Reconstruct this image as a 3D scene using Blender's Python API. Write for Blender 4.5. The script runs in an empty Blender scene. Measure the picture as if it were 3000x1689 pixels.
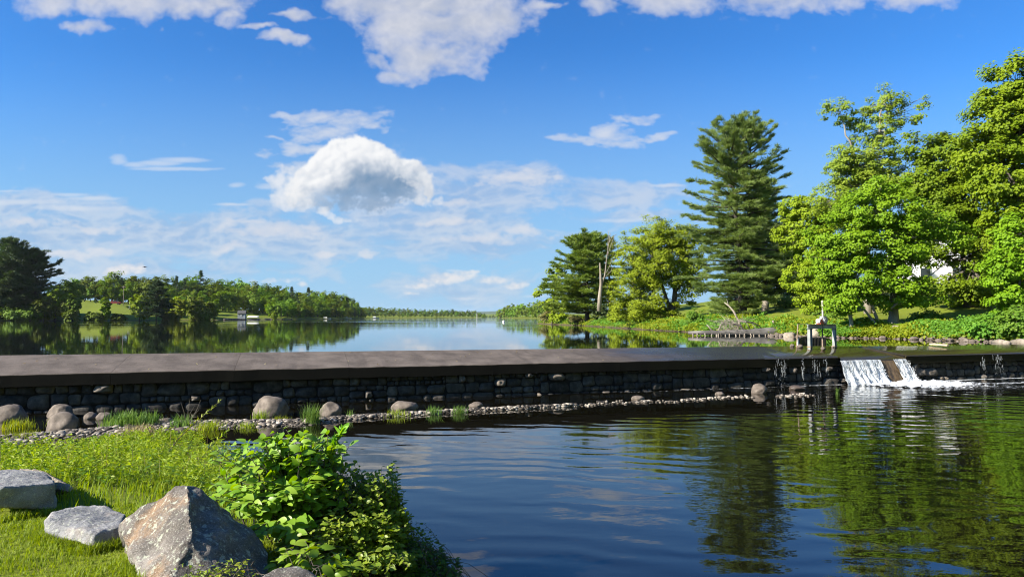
import bpy, bmesh, math, random
import numpy as np
from mathutils import Vector, noise as mnoise

S = bpy.context.scene
COL = S.collection
rng = np.random.default_rng(7)
random.seed(7)
R = math.radians

# ------------------------------------------------------------------ camera
CAMZ = 1.2
FPX = 683.5                       # focal length in pixels of a 1024 wide frame
PITCH = math.atan(28.5 / FPX)
cam_d = bpy.data.cameras.new('camera')
cam_d.sensor_width = 36.0
cam_d.lens = 36.0 * FPX / 1024.0
cam_d.clip_start = 0.05
cam_d.clip_end = 30000.0
cam = bpy.data.objects.new('camera', cam_d)
cam.location = (0, 0, CAMZ)
cam.rotation_euler = (math.pi / 2 + PITCH, 0, 0)
COL.objects.link(cam)
S.camera = cam

# ------------------------------------------------------------------ exposure
S.view_settings.view_transform = 'Standard'
S.view_settings.look = 'None'
EXPO = 1.45
S.view_settings.exposure = EXPO
S.view_settings.gamma = 1.0
S.view_settings.use_curve_mapping = False
S.cycles.max_bounces = 8
S.cycles.diffuse_bounces = 3
S.cycles.glossy_bounces = 4
S.cycles.transmission_bounces = 4
S.cycles.transparent_max_bounces = 12
S.cycles.caustics_reflective = False
S.cycles.caustics_refractive = False
S.cycles.use_denoising = True
S.cycles.sample_clamp_indirect = 6.0
S.cycles.filter_width = 1.1

# ------------------------------------------------------------------ sun
SUN_EL = R(30)
SUN_AZ = (-0.92, -0.39)          # horizontal direction towards the sun
_l = math.hypot(*SUN_AZ)
SUN_AZ = (SUN_AZ[0] / _l, SUN_AZ[1] / _l)
sun_vec = Vector((SUN_AZ[0] * math.cos(SUN_EL), SUN_AZ[1] * math.cos(SUN_EL), math.sin(SUN_EL)))
sun_d = bpy.data.lights.new('sun', 'SUN')
sun_d.energy = 4.8
sun_d.angle = R(0.5)
sun_d.color = (1.0, 0.93, 0.80)
sun = bpy.data.objects.new('sun', sun_d)
sun.rotation_euler = sun_vec.to_track_quat('Z', 'Y').to_euler()
sun.location = sun_vec * 60
COL.objects.link(sun)


def unit(v):
    v = np.asarray(v, float)
    return v / np.maximum(np.linalg.norm(v, axis=-1, keepdims=True), 1e-9)


# ------------------------------------------------------------------ node helpers
def nd(nt, typ, ins=None, **attrs):
    n = nt.nodes.new(typ)
    for k, v in attrs.items():
        setattr(n, k, v)
    for k, v in (ins or {}).items():
        sock = n.inputs[k]
        if isinstance(v, bpy.types.NodeSocket):
            nt.links.new(v, sock)
        else:
            sock.default_value = v
    return n


def math_(nt, op, a, b=None, c=None, clamp=False):
    ins = {0: a}
    if b is not None: ins[1] = b
    if c is not None: ins[2] = c
    return nd(nt, 'ShaderNodeMath', ins, operation=op, use_clamp=clamp).outputs[0]


def vmath(nt, op, a, b=None):
    ins = {0: a}
    if b is not None: ins[1] = b
    n = nd(nt, 'ShaderNodeVectorMath', ins, operation=op)
    return n.outputs['Value'] if op in ('LENGTH', 'DOT_PRODUCT', 'DISTANCE') else n.outputs[0]


def mixc(nt, f, a, b, blend='MIX'):
    n = nt.nodes.new('ShaderNodeMix')
    n.data_type = 'RGBA'; n.blend_type = blend
    for i, v in ((0, f), (6, a), (7, b)):
        if isinstance(v, bpy.types.NodeSocket):
            nt.links.new(v, n.inputs[i])
        else:
            n.inputs[i].default_value = v
    return n.outputs[2]


def sstep(nt, x, lo, hi, a=0.0, b=1.0):
    n = nd(nt, 'ShaderNodeMapRange', {0: x, 1: lo, 2: hi, 3: a, 4: b}, interpolation_type='SMOOTHSTEP')
    return n.outputs[0]


def noise_(nt, vec, scale, detail=4, rough=0.55, dist=0.0):
    return nd(nt, 'ShaderNodeTexNoise', {'Vector': vec, 'Scale': scale, 'Detail': detail, 'Roughness': rough, 'Distortion': dist}).outputs['Fac']


def c4(c, a=1.0):
    return (c[0], c[1], c[2], a)


# ------------------------------------------------------------------ pixel helpers (photo measured, 1024 wide frame)
CP, SP = math.cos(PITCH), math.sin(PITCH)
DK = 1024.0 / 2576.0               # measuring scale of the photo viewer


def ray(px, py):
    u = (px - 512) / FPX; v = (288 - py) / FPX
    return np.array([u, CP - v * SP, SP + v * CP])


def atY(px, py, Y):
    d = ray(px, py); t = Y / d[1]
    return np.array([d[0] * t, Y, CAMZ + d[2] * t])


def atZ(px, py, z):
    d = ray(px, py); t = (z - CAMZ) / d[2]
    return np.array([d[0] * t, d[1] * t, z])


def dY(dx, dy, Y): return atY(dx * DK, dy * DK, Y)
def dZ(dx, dy, z): return atZ(dx * DK, dy * DK, z)


# ------------------------------------------------------------------ world: Nishita sky with procedural clouds
world = bpy.data.worlds.new('World')
S.world = world
world.use_nodes = True
wt = world.node_tree
wt.nodes.clear()
SKY_STR = 0.08
sky = nd(wt, 'ShaderNodeTexSky', sky_type='NISHITA')
sky.sun_disc = False
sky.sun_elevation = SUN_EL
sky.sun_rotation = math.atan2(SUN_AZ[0], SUN_AZ[1])
sky.altitude = 0
sky.air_density = 1.0
sky.dust_density = 0.3
sky.ozone_density = 2.0
skyc = nd(wt, 'ShaderNodeHueSaturation', {'Saturation': 1.28, 'Value': 1.0, 'Hue': 0.505, 'Color': sky.outputs[0]}).outputs[0]
tcw = nd(wt, 'ShaderNodeTexCoord')
sx = nd(wt, 'ShaderNodeSeparateXYZ', {0: tcw.outputs['Generated']})
ycl = math_(wt, 'MAXIMUM', sx.outputs[1], 0.08)
gx = math_(wt, 'DIVIDE', sx.outputs[0], ycl)
gz = math_(wt, 'DIVIDE', sx.outputs[2], ycl)
P0 = nd(wt, 'ShaderNodeCombineXYZ', {0: gx, 1: gz, 2: 0.0}).outputs[0]
yfade = sstep(wt, sx.outputs[1], 0.1, 0.3)


def gnom(dx, dy):
    d = ray(dx * DK, dy * DK)
    return d[0] / d[1], d[2] / d[1]


K = DK / FPX


CW = 1.0 / SKY_STR / 2 ** EXPO
GAIN = 0.085 * 2 ** 0.75 / (SKY_STR * 2 ** EXPO)
cur = skyc
# pale band low over the horizon
lowband = sstep(wt, gz, 0.0, 0.42, 1.0, 0.0)
cur = vmath(wt, 'MULTIPLY', cur, (.58 * GAIN, 1.02 * GAIN, 1.36 * GAIN))
cur = vmath(wt, 'SCALE', cur); cur.node.inputs[3].default_value = 1.0
wt.links.new(sstep(wt, gz, 0.02, 0.38, 0.70, 1.0), cur.node.inputs[3])
cur = mixc(wt, math_(wt, 'MULTIPLY', lowband, 0.85), cur, c4((0.36 * CW, 0.61 * CW, 0.90 * CW)))
# clouds: a generated picture of the cloud cover over the half of the sky in view, projected on the sky (not on the camera)
CLW, CLH = 1792, 716
CX0, CX1, CZ0, CZ1 = -1.0, 1.0, -0.02, 0.78


def perlin(x, y, seed):
    r_ = np.random.default_rng(seed)
    perm = r_.permutation(512); ang = r_.random(512) * 2 * math.pi
    gxv, gyv = np.cos(ang).astype(np.float32), np.sin(ang).astype(np.float32)
    xi = np.floor(x).astype(np.int32); yi = np.floor(y).astype(np.int32)
    xf = (x - xi).astype(np.float32); yf = (y - yi).astype(np.float32)
    u = xf * xf * xf * (xf * (xf * 6 - 15) + 10); v = yf * yf * yf * (yf * (yf * 6 - 15) + 10)

    def g(a, b, fx, fy):
        h = perm[(perm[(xi + a) & 511] + yi + b) & 511]
        return gxv[h] * fx + gyv[h] * fy
    n00 = g(0, 0, xf, yf); n10 = g(1, 0, xf - 1, yf); n01 = g(0, 1, xf, yf - 1); n11 = g(1, 1, xf - 1, yf - 1)
    a = n00 + u * (n10 - n00); b = n01 + u * (n11 - n01)
    return (a + v * (b - a)) * 1.5


def pfbm(x, y, seed, octs=7, gain=.55, billow=False):
    out = np.zeros(x.shape, np.float32); amp = 1.0; tot = 0.0; f = 1.0
    for k in range(octs):
        n = perlin(x * f + 17.3 * k, y * f - 9.1 * k, seed + k)
        if billow: n = 1 - 2 * np.abs(n)
        out += amp * n; tot += amp
        amp *= gain; f *= 2.03
    return out / tot


def make_clouds():
    gx = np.linspace(CX0, CX1, CLW, dtype=np.float32)[None].repeat(CLH, 0)
    gz = np.linspace(CZ0, CZ1, CLH, dtype=np.float32)[:, None].repeat(CLW, 1)
    wx = pfbm(gx * 7, gz * 9, 11, 5); wz = pfbm(gx * 7, gz * 9, 31, 5)
    wx2 = pfbm(gx * 30, gz * 40, 51, 4); wz2 = pfbm(gx * 30, gz * 40, 61, 4)
    X = gx + .045 * wx + .008 * wx2; Z = gz + .022 * wz + .006 * wz2

    def mask(lst, X=X, Z=Z):
        out = np.full(X.shape, -9.0, np.float32)
        for (dx, dy, rx, ry, amp) in lst:
            g = gnom(dx, dy)
            out = np.maximum(out, amp * (1 - np.hypot((X - g[0]) / (rx * K), (Z - g[1]) / (ry * K))))
        return out

    col = np.zeros((CLH, CLW, 3), np.float32); al = np.zeros((CLH, CLW), np.float32)

    def over(c, a):
        nonlocal col, al
        a = np.clip(a, 0, 1).astype(np.float32)
        na = a + al * (1 - a)
        col = np.where(na[..., None] > 1e-4, (np.asarray(c, np.float32) * a[..., None] + col * (al * (1 - a))[..., None]) / np.maximum(na, 1e-4)[..., None], np.asarray(c, np.float32) * np.ones_like(col))
        al = na

    def lerp(a, b, t): return np.asarray(a, np.float32) + (np.asarray(b, np.float32) - np.asarray(a, np.float32)) * np.clip(t, 0, 1)[..., None]

    def sm(x, a, b):
        t = np.clip((x - a) / (b - a), 0, 1); return t * t * (3 - 2 * t)

    # wide thin mottled bank low in the sky
    mE = mask([(100, 590, 420, 80, 1.1), (420, 590, 380, 70, 1.1), (700, 600, 330, 70, 1.1), (1120, 560, 230, 80, 1.1), (1200, 490, 200, 80, 1.1), (1330, 455, 110, 32, 1.0), (1180, 615, 260, 40, 1.0), (30, 520, 300, 36, .9),
               (1560, 490, 190, 34, .8), (1620, 545, 170, 20, .8), (1690, 470, 60, 14, .8), (1150, 720, 170, 40, .6), (330, 680, 420, 34, .7), (60, 640, 260, 46, .9), (980, 520, 140, 60, .8)])
    nE = pfbm(gx * 9 + wx * .5, gz * 26 + wz * .4, 101, 7, .58)
    nF_ = pfbm(gx * 26 + wx, gz * 64 + wz, 131, 5, .52, True)
    d = mE * .9 + nE * 1.0 + nF_ * .22 + .06
    a = .70 * (1 - np.exp(-2.4 * np.maximum(d, 0)))
    br = sm(nE * .8 + nF_ * .55, -.15, .62)
    over(lerp((.36, .48, .70), (.66, .70, .78), br), a)
    # bright puffs inside the bank
    mP = mask([(700, 580, 150, 26, 1.0), (760, 570, 60, 18, 1.0), (580, 628, 60, 16, .9), (640, 560, 60, 14, .8), (1300, 452, 110, 22, .9), (1130, 505, 60, 16, .7), (1150, 560, 80, 14, .8), (1210, 600, 130, 14, .8), (820, 640, 34, 12, .9), (950, 640, 26, 12, .8),
               (1330, 590, 80, 14, .8), (310, 680, 56, 16, 1.2), (165, 640, 70, 12, .9), (260, 628, 50, 10, .7), (60, 560, 130, 12, .7), (260, 575, 90, 12, .6), (1420, 455, 30, 12, .6)])
    nP = pfbm(gx * 34, gz * 60, 151, 6, .58)
    d = mP * .9 + nP * .9 - .05
    over((.80, .79, .81), .62 * (1 - np.exp(-3.0 * np.maximum(d, 0))))
    # long streaks
    XS = gx + .010 * wx; ZS = gz + .004 * wz
    mG = mask([(450, 402, 80, 9, 1.0), (400, 410, 70, 9, .9), (300, 402, 26, 16, .9), (340, 415, 40, 9, .8), (430, 424, 130, 6, .9), (585, 513, 56, 5, 1.0), (180, 488, 60, 6, 1.0), (240, 497, 70, 6, 1.0), (200, 522, 150, 9, 1.0), (60, 508, 130, 8, .9), (20, 480, 60, 4, .8),
               (596, 465, 26, 8, .7), (685, 470, 40, 10, .8), (1580, 555, 110, 7, .9), (1680, 466, 60, 5, .8), (1170, 748, 35, 4, .8), (1345, 745, 40, 4, .6), (1140, 680, 30, 4, .9)], XS, ZS)
    nG = pfbm(gx * 14, gz * 90, 171, 6, .6)
    d = mG + nG * .55
    over((.74, .79, .86), .62 * (1 - np.exp(-2.2 * np.maximum(d, 0))))
    # fleecy white clouds high in the frame
    mB = mask([(280, -10, 260, 56, 1.2), (130, 5, 90, 40, .9), (560, 0, 130, 42, 1.1), (580, 35, 50, 26, .8), (410, 15, 120, 40, .9), (220, 66, 80, 20, 1.0), (705, 97, 48, 14, 1.0), (655, 70, 36, 8, .7), (740, 38, 60, 10, .7), (790, 45, 30, 8, .5),
               (960, 15, 130, 56, 1.2), (1110, 60, 215, 80, 1.5), (1090, 10, 200, 60, 1.5), (1085, 150, 110, 58, 1.5), (1270, 45, 90, 52, 1.2), (950, 160, 50, 22, .8), (1010, 120, 90, 40, .8), (1000, 185, 60, 18, .7),
               (1700, -20, 230, 60, 1.3), (2000, -25, 340, 58, 1.3), (1530, 5, 50, 32, .8), (1400, 5, 60, 10, .6), (2250, -10, 140, 26, .7)])
    nB = pfbm(gx * 15, gz * 20, 201, 7, .56)
    nB2 = pfbm(gx * 22 + wx, gz * 26 + wz, 231, 4, .5, True)
    d = mB * 1.05 + nB * 1.25 + nB2 * .22 + .06
    a = .93 * (1 - np.exp(-1.7 * np.maximum(d, 0) ** 1.15))
    br = sm(.6 * nB + .5 * nB2 - .25 * np.clip(d, 0, 1.5), -.45, .55)
    over(lerp((.58, .61, .68), (.76, .76, .79), br), a)
    # wisps around the cumulus and over the pine
    mW = mask([(830, 296, 100, 22, 1.0), (900, 300, 70, 30, 1.0), (760, 290, 60, 12, .9), (950, 322, 36, 16, .9), (830, 335, 90, 26, .9), (780, 370, 70, 18, .9), (705, 352, 22, 6, .7), (690, 395, 34, 14, .5), (740, 420, 40, 20, .5),
               (1550, 335, 60, 24, 1.1), (1480, 355, 80, 13, 1.0), (1640, 346, 60, 11, 1.0), (1560, 358, 60, 14, .9), (1625, 296, 50, 16, .8), (1580, 300, 30, 10, .6)])
    nW = pfbm(gx * 22 + gz * 14, gz * 60 - gx * 8, 261, 8, .6)
    d = mW + nW * .8
    a = .80 * (1 - np.exp(-2.3 * np.maximum(d, 0)))
    over(lerp((.62, .68, .79), (.76, .78, .82), sm(nW, -.3, .4)), a)

    # the cumulus: heaped spheres lit from the upper left, flat shaded base
    r_ = np.random.default_rng(5)
    k = K
    Hh = np.full(X.shape, -1.0, np.float32)
    g0 = gnom(885, 530)

    def dome(t):      # top outline of the heap, t = photo column
        t = 890 + (np.asarray(t, float) - 890) / .94
        bump_ = 13 * np.abs(np.sin(t / 15 + 1.6 * np.sin(t / 37))) + 6 * np.abs(np.sin(t / 5.7 + np.sin(t / 13)))
        return 9 - bump_ + np.interp(t, [728, 735, 745, 760, 790, 820, 845, 870, 890, 915, 940, 965, 985, 1020, 1050, 1066, 1076, 1082], [508, 486, 452, 420, 386, 372, 360, 345, 342, 350, 361, 367, 385, 401, 408, 418, 440, 490])

    def base_(t): return np.interp(890 + (np.asarray(t, float) - 890) / .94, [728, 760, 800, 900, 1000, 1060, 1082], [508, 516, 522, 528, 520, 504, 492])
    sph = []
    for n_, r0, r1, edge in ((60, 26, 44, 0), (170, 12, 24, 1), (420, 5, 11, 2), (600, 3, 6, 2)):
        for _ in range(n_):
            t = r_.uniform(732, 1078); r = r_.uniform(r0, r1)
            top, bot = dome(t), base_(t)
            if bot - top < 1.2 * r: continue
            if edge == 0: yy = r_.uniform(top + r, max(top + r + 1, bot - r * .5)); z0 = 0
            elif edge == 1: yy = top + r * r_.uniform(.75, 1.1) + (bot - top) * (r_.random() ** 1.8) * .75; z0 = r_.uniform(4, 26)
            else: yy = top + r * r_.uniform(.5, 1.0) + (bot - top) * (r_.random() ** 2.2) * .7; z0 = r_.uniform(6, 34)
            prof_ = np.sqrt(max(0, 1 - ((t - 885) / 205) ** 2))
            sph.append((t, yy, r, z0 * prof_ + 46 * prof_ * np.sqrt(max(0, 1 - ((yy - 470) / 100) ** 2)) * (1 if edge else .6)))
    XC = gx + .007 * wx2 + .004 * wx; ZC = gz + .007 * wz2
    for (t, yy, r, z0) in sph:
        g = gnom(t, yy); R_ = r * k
        i0 = max(0, int((g[0] - R_ * 1.3 - CX0) / (CX1 - CX0) * CLW)); i1 = min(CLW, int((g[0] + R_ * 1.3 - CX0) / (CX1 - CX0) * CLW) + 2)
        j0 = max(0, int((g[1] - R_ * 1.3 - CZ0) / (CZ1 - CZ0) * CLH)); j1 = min(CLH, int((g[1] + R_ * 1.3 - CZ0) / (CZ1 - CZ0) * CLH) + 2)
        q = 1 - ((XC[j0:j1, i0:i1] - g[0]) ** 2 + (ZC[j0:j1, i0:i1] - g[1]) ** 2) / R_ ** 2
        h = np.where(q > 0, z0 + r * np.sqrt(np.maximum(q, 0)), -1)
        Hh[j0:j1, i0:i1] = np.maximum(Hh[j0:j1, i0:i1], h)
    body = Hh > -.5
    Hs = np.maximum(Hh, 0) + 3.0 * pfbm(gx * 60, gz * 60, 301, 5, .6)

    def blur(a, r):
        for ax in (0, 1):
            c = np.cumsum(np.concatenate([np.zeros_like(np.take(a, [0], ax)), a], ax), ax, dtype=np.float64)
            n = a.shape[ax]; lo = np.clip(np.arange(n) - r, 0, n); hi = np.clip(np.arange(n) + r + 1, 0, n)
            a = ((np.take(c, hi, ax) - np.take(c, lo, ax)) / (hi - lo).reshape((-1, 1) if ax == 0 else (1, -1))).astype(np.float32)
        return a
    px_ = (CX1 - CX0) / CLW / k
    Ld = unit(np.array([-.55, .68, .48]))

    def lambert(Hx):
        hz, hx = np.gradient(Hx, px_, px_)
        return np.clip((-hx * Ld[0] - hz * Ld[1] + Ld[2]) / np.sqrt(1 + hx ** 2 + hz ** 2), 0, 1)
    lam = .50 * lambert(blur(Hs, 2)) + .50 * lambert(blur(blur(Hs, 7), 5))
    t_ = 1288 + gx / k + 26 * wx2; y_ = 803 - gz / k + 22 * wz2
    rel = (y_ - dome(t_)) / np.maximum(base_(t_) - dome(t_), 40)
    mott = pfbm(gx * 15, gz * 18, 331, 6, .55)
    shd = sm(rel + .26 * (t_ - 890) / 170 + .38 * mott, .24, .80)
    rel = np.minimum(rel, .95)
    shd = shd * sm(1072 - t_, -4, 46)
    left_ = sm(905 - t_, 0, 150)
    lit = (.66 + .42 * lam) * (1 - shd) + shd * (.05 + .16 * lam + .26 * left_ + .10 * sm(rel, .8, 1.1))
    lit = np.clip(lit + .10 * pfbm(gx * 30, gz * 34, 351, 4, .5), 0, 1)
    cc = lerp((.15, .28, .46), (.95, .955, .965), lit ** 1.15)
    soft = blur(blur(body.astype(np.float32), 5), 4)
    halo = blur(blur(body.astype(np.float32), 14), 10)
    hal = sm(halo + .9 * pfbm(gx * 34, gz * 44, 381, 5, .6), .25, .95)
    over((.76, .80, .86), .24 * hal)
    ero = pfbm(gx * 55, gz * 55, 371, 7, .64)
    low = sm(rel, .62, .95)
    a = sm(soft + ero * (.55 + .75 * low), .28 + .12 * low, .74 + .34 * low)
    over(cc, a * (1 - .35 * low))
    # ragged fringe under and left of the heap, and the low cumulus over the horizon
    mR = mask([(735, 500, 44, 34, 1.1), (712, 512, 36, 22, 1.1), (722, 466, 28, 26, 1.0), (745, 440, 26, 22, .8), (1030, 440, 46, 24, .6), (803, 528, 24, 14, .9), (860, 534, 40, 9, .6), (1060, 495, 40, 16, .4)])
    nR = pfbm(gx * 46, gz * 52, 401, 7, .58)
    d = mR + nR * .75
    over(lerp((.60, .68, .78), (.86, .87, .89), sm(nR + .2, -.3, .5)), .85 * (1 - np.exp(-3.2 * np.maximum(d, 0))))
    mH = mask([(1150, 697, 90, 12, 1.1), (1110, 704, 60, 12, 1.0), (1230, 704, 60, 12, 1.0), (1300, 718, 40, 9, .9), (1060, 718, 40, 9, .8), (1170, 686, 40, 7, 1.0), (1040, 738, 20, 5, .7), (318, 680, 44, 15, 1.2), (350, 675, 16, 8, .9), (770, 716, 20, 8, .6), (690, 706, 60, 6, .5)], XS, gz + .003 * wz2)
    nH = pfbm(gx * 60, gz * 80, 431, 6, .6)
    d = mH + nH * .7
    over(lerp((.62, .68, .77), (.90, .86, .83), sm(nH + (wz2 * .3) + .25, -.2, .5)), .8 * (1 - np.exp(-2.6 * np.maximum(d, 0))))
    return col, al
cl_col, cl_al = make_clouds()
img = bpy.data.images.new('cloud_cover', CLW, CLH, alpha=True, float_buffer=True)
img.colorspace_settings.name = 'Non-Color'
img.alpha_mode = 'CHANNEL_PACKED'
img.pixels.foreach_set(np.concatenate([cl_col, cl_al[..., None]], -1).astype(np.float32).ravel())
img.update(); img.pack()
cuv = vmath(wt, 'MULTIPLY', vmath(wt, 'SUBTRACT', P0, (CX0, CZ0, 0)), (1 / (CX1 - CX0), 1 / (CZ1 - CZ0), 0))
ci = nd(wt, 'ShaderNodeTexImage', {'Vector': cuv}, interpolation='Cubic', extension='CLIP')
ci.image = img
cur = mixc(wt, math_(wt, 'MULTIPLY', ci.outputs['Alpha'], yfade), cur, vmath(wt, 'MULTIPLY', ci.outputs['Color'], (CW, CW, CW)))
bg = nd(wt, 'ShaderNodeBackground', {'Color': cur, 'Strength': SKY_STR})
wo = nd(wt, 'ShaderNodeOutputWorld', {'Surface': bg.outputs[0]})
world.cycles.sampling_method = 'MANUAL'
world.cycles.sample_map_resolution = 512


# ------------------------------------------------------------------ object helpers
def tag(o, label=None, cat=None, group=None, kind=None):
    if label: o['label'] = label
    if cat: o['category'] = cat
    if group: o['group'] = group
    if kind: o['kind'] = kind
    return o


def empty(name, loc=(0, 0, 0), rz=0.0):
    o = bpy.data.objects.new(name, None)
    o.empty_display_size = 0.2
    o.location = loc
    o.rotation_euler = (0, 0, rz)
    COL.objects.link(o)
    return o


class MB:
    """collects vertices and faces, then links them as ONE mesh object"""
    def __init__(s): s.V = []; s.F = []; s.A = []; s.n = 0

    def add(s, V, F, rnd=None):
        V = np.asarray(V, np.float32).reshape(-1, 3)
        s.V.append(V)
        s.A.append(np.full(len(V), 0.5, np.float32) if rnd is None else np.broadcast_to(np.asarray(rnd, np.float32), (len(V),)))
        if isinstance(F, np.ndarray): F = [F]
        for f in F:
            f = np.asarray(f)
            if f.ndim == 1:
                f = f[None]
            if f.size:
                s.F.append(f.astype(np.int64) + s.n)
        s.n += len(V)
        return s

    def tube(s, pts, rad, k=6, rnd=None, cap=True):
        pts = np.asarray(pts, float); n = len(pts)
        rad = np.broadcast_to(np.asarray(rad, float), (n,))
        tg = np.gradient(pts, axis=0); tg = unit(tg)
        ref = np.array([0., 0., 1.]) if abs(tg[0][2]) < 0.9 else np.array([1., 0., 0.])
        a = unit(np.cross(tg, ref)); b = np.cross(tg, a)
        an = np.arange(k) * 2 * math.pi / k
        V = pts[:, None, :] + rad[:, None, None] * (np.cos(an)[None, :, None] * a[:, None, :] + np.sin(an)[None, :, None] * b[:, None, :])
        i = np.arange(n - 1)[:, None] * k; j = np.arange(k)[None]
        j2 = (j + 1) % k
        F = np.stack([i + j, i + j2, i + k + j2, i + k + j], -1).reshape(-1, 4)
        fs = [F]
        if cap:
            fs += [np.arange(k)[::-1][None], ((n - 1) * k + np.arange(k))[None]]
        return s.add(V.reshape(-1, 3), fs, rnd)

    def box(s, c, size, rz=0.0, tilt=None):
        h = np.array(size) / 2.0
        q = np.array([[x, y, z] for x in (-1, 1) for y in (-1, 1) for z in (-1, 1)]) * h
        if tilt is not None:
            q = q @ np.array(tilt).T
        cz, sz = math.cos(rz), math.sin(rz)
        q = q @ np.array([[cz, sz, 0], [-sz, cz, 0], [0, 0, 1]])
        return s.add(q + np.array(c), np.array([[0, 1, 3, 2], [4, 6, 7, 5], [0, 4, 5, 1], [2, 3, 7, 6], [0, 2, 6, 4], [1, 5, 7, 3]]))

    def mesh(s, name, mat):
        V = np.concatenate(s.V).astype(np.float32)
        me = bpy.data.meshes.new(name)
        me.vertices.add(len(V)); me.vertices.foreach_set('co', V.ravel())
        idx = np.concatenate([f.ravel() for f in s.F]).astype(np.int32)
        tot = np.concatenate([np.full(len(f), f.shape[1], np.int32) for f in s.F])
        st = np.concatenate([[0], np.cumsum(tot)[:-1]]).astype(np.int32)
        me.loops.add(len(idx)); me.loops.foreach_set('vertex_index', idx)
        me.polygons.add(len(tot)); me.polygons.foreach_set('loop_start', st)
        at = me.attributes.new('rnd', 'FLOAT', 'POINT')
        at.data.foreach_set('value', np.concatenate(s.A))
        me.update(calc_edges=True)
        if mat is not None:
            me.materials.append(mat)
        return me

    def build(s, name, mat, parent=None, smooth=False, loc=None):
        me = s.mesh(name, mat)
        me.polygons.foreach_set('use_smooth', np.full(len(me.polygons), smooth, bool))
        o = bpy.data.objects.new(name, me)
        COL.objects.link(o)
        if parent is not None:
            o.parent = parent
        if loc is not None:
            o.location = loc
        return o

    def shift(s, d):
        s.V = [v - np.asarray(d, np.float32) for v in s.V]
        return s


def copy_tree(o, parent=None):
    c = o.copy(); COL.objects.link(c)
    if parent is not None: c.parent = parent
    for ch in o.children: copy_tree(ch, c)
    return c


def fbm(p, sc=1.0, o=4):
    return mnoise.fractal(Vector((p[0] * sc, p[1] * sc, p[2] * sc)), 1.0, 2.0, o)


# ------------------------------------------------------------------ materials
def new_mat(name):
    m = bpy.data.materials.new(name)
    m.use_nodes = True
    nt = m.node_tree; nt.nodes.clear()
    out = nd(nt, 'ShaderNodeOutputMaterial')
    return m, nt, out


def leaf_mat(name, c1, c2, transl=0.38, spec=0.14, rough=0.5, hue_var=0.03, obj_var=0.25):
    """two leaf colours, mixed at random from leaf to leaf and from plant to plant"""
    m, nt, out = new_mat(name)
    a = nd(nt, 'ShaderNodeAttribute', attribute_name='rnd').outputs['Fac']
    oi = nd(nt, 'ShaderNodeObjectInfo').outputs['Random']
    col = mixc(nt, a, c4(c1), c4(c2))
    hs = nd(nt, 'ShaderNodeHueSaturation', {'Color': col,
            'Hue': math_(nt, 'MULTIPLY_ADD', oi, hue_var, 0.5 - hue_var / 2),
            'Value': math_(nt, 'MULTIPLY_ADD', oi, obj_var, 1 - obj_var / 2)}).outputs[0]
    p = nd(nt, 'ShaderNodeBsdfPrincipled', {'Base Color': hs, 'Roughness': rough, 'Specular IOR Level': spec})
    tcol = nd(nt, 'ShaderNodeHueSaturation', {'Color': hs, 'Value': 1.35, 'Hue': 0.49, 'Saturation': 1.1}).outputs[0]
    t = nd(nt, 'ShaderNodeBsdfTranslucent', {'Color': tcol})
    mx = nd(nt, 'ShaderNodeMixShader', {0: transl, 1: p.outputs[0], 2: t.outputs[0]})
    nt.links.new(mx.outputs[0], out.inputs[0])
    return m


def rough_mat(name, stops, scale=4.0, rough=0.85, bump=0.3, bscale=None, detail=8, spec=0.3, use_rnd=0.0, bdist=0.02, stretch=None):
    """mottled surface: colour ramp over fractal noise, with bump"""
    m, nt, out = new_mat(name)
    tc = nd(nt, 'ShaderNodeTexCoord').outputs['Object']
    if stretch: tc = vmath(nt, 'MULTIPLY', tc, stretch)
    n = noise_(nt, tc, scale, detail, 0.62)
    if use_rnd:
        a = nd(nt, 'ShaderNodeAttribute', attribute_name='rnd').outputs['Fac']
        n = math_(nt, 'MULTIPLY_ADD', math_(nt, 'SUBTRACT', a, 0.5), use_rnd, n)
    rp = nd(nt, 'ShaderNodeValToRGB', {0: n})
    el = rp.color_ramp.elements
    while len(el) < len(stops): el.new(0.5)
    for e, (pos, c) in zip(el, stops):
        e.position = pos; e.color = c4(c)
    bn = noise_(nt, tc, bscale or scale * 5, 6, 0.65)
    b = nd(nt, 'ShaderNodeBump', {'Strength': bump, 'Distance': bdist, 'Height': bn})
    p = nd(nt, 'ShaderNodeBsdfPrincipled', {'Base Color': rp.outputs[0], 'Roughness': rough, 'Specular IOR Level': spec, 'Normal': b.outputs[0]})
    nt.links.new(p.outputs[0], out.inputs[0])
    return m


def plain(name, c, rough=0.5, metal=0.0, spec=0.5):
    m, nt, out = new_mat(name)
    tc = nd(nt, 'ShaderNodeTexCoord').outputs['Object']
    n = noise_(nt, tc, 6.0, 4)
    col = mixc(nt, n, c4([x * 0.82 for x in c]), c4([min(1, x * 1.12) for x in c]))
    p = nd(nt, 'ShaderNodeBsdfPrincipled', {'Base Color': col, 'Roughness': rough, 'Metallic': metal, 'Specular IOR Level': spec})
    nt.links.new(p.outputs[0], out.inputs[0])
    return m


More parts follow.
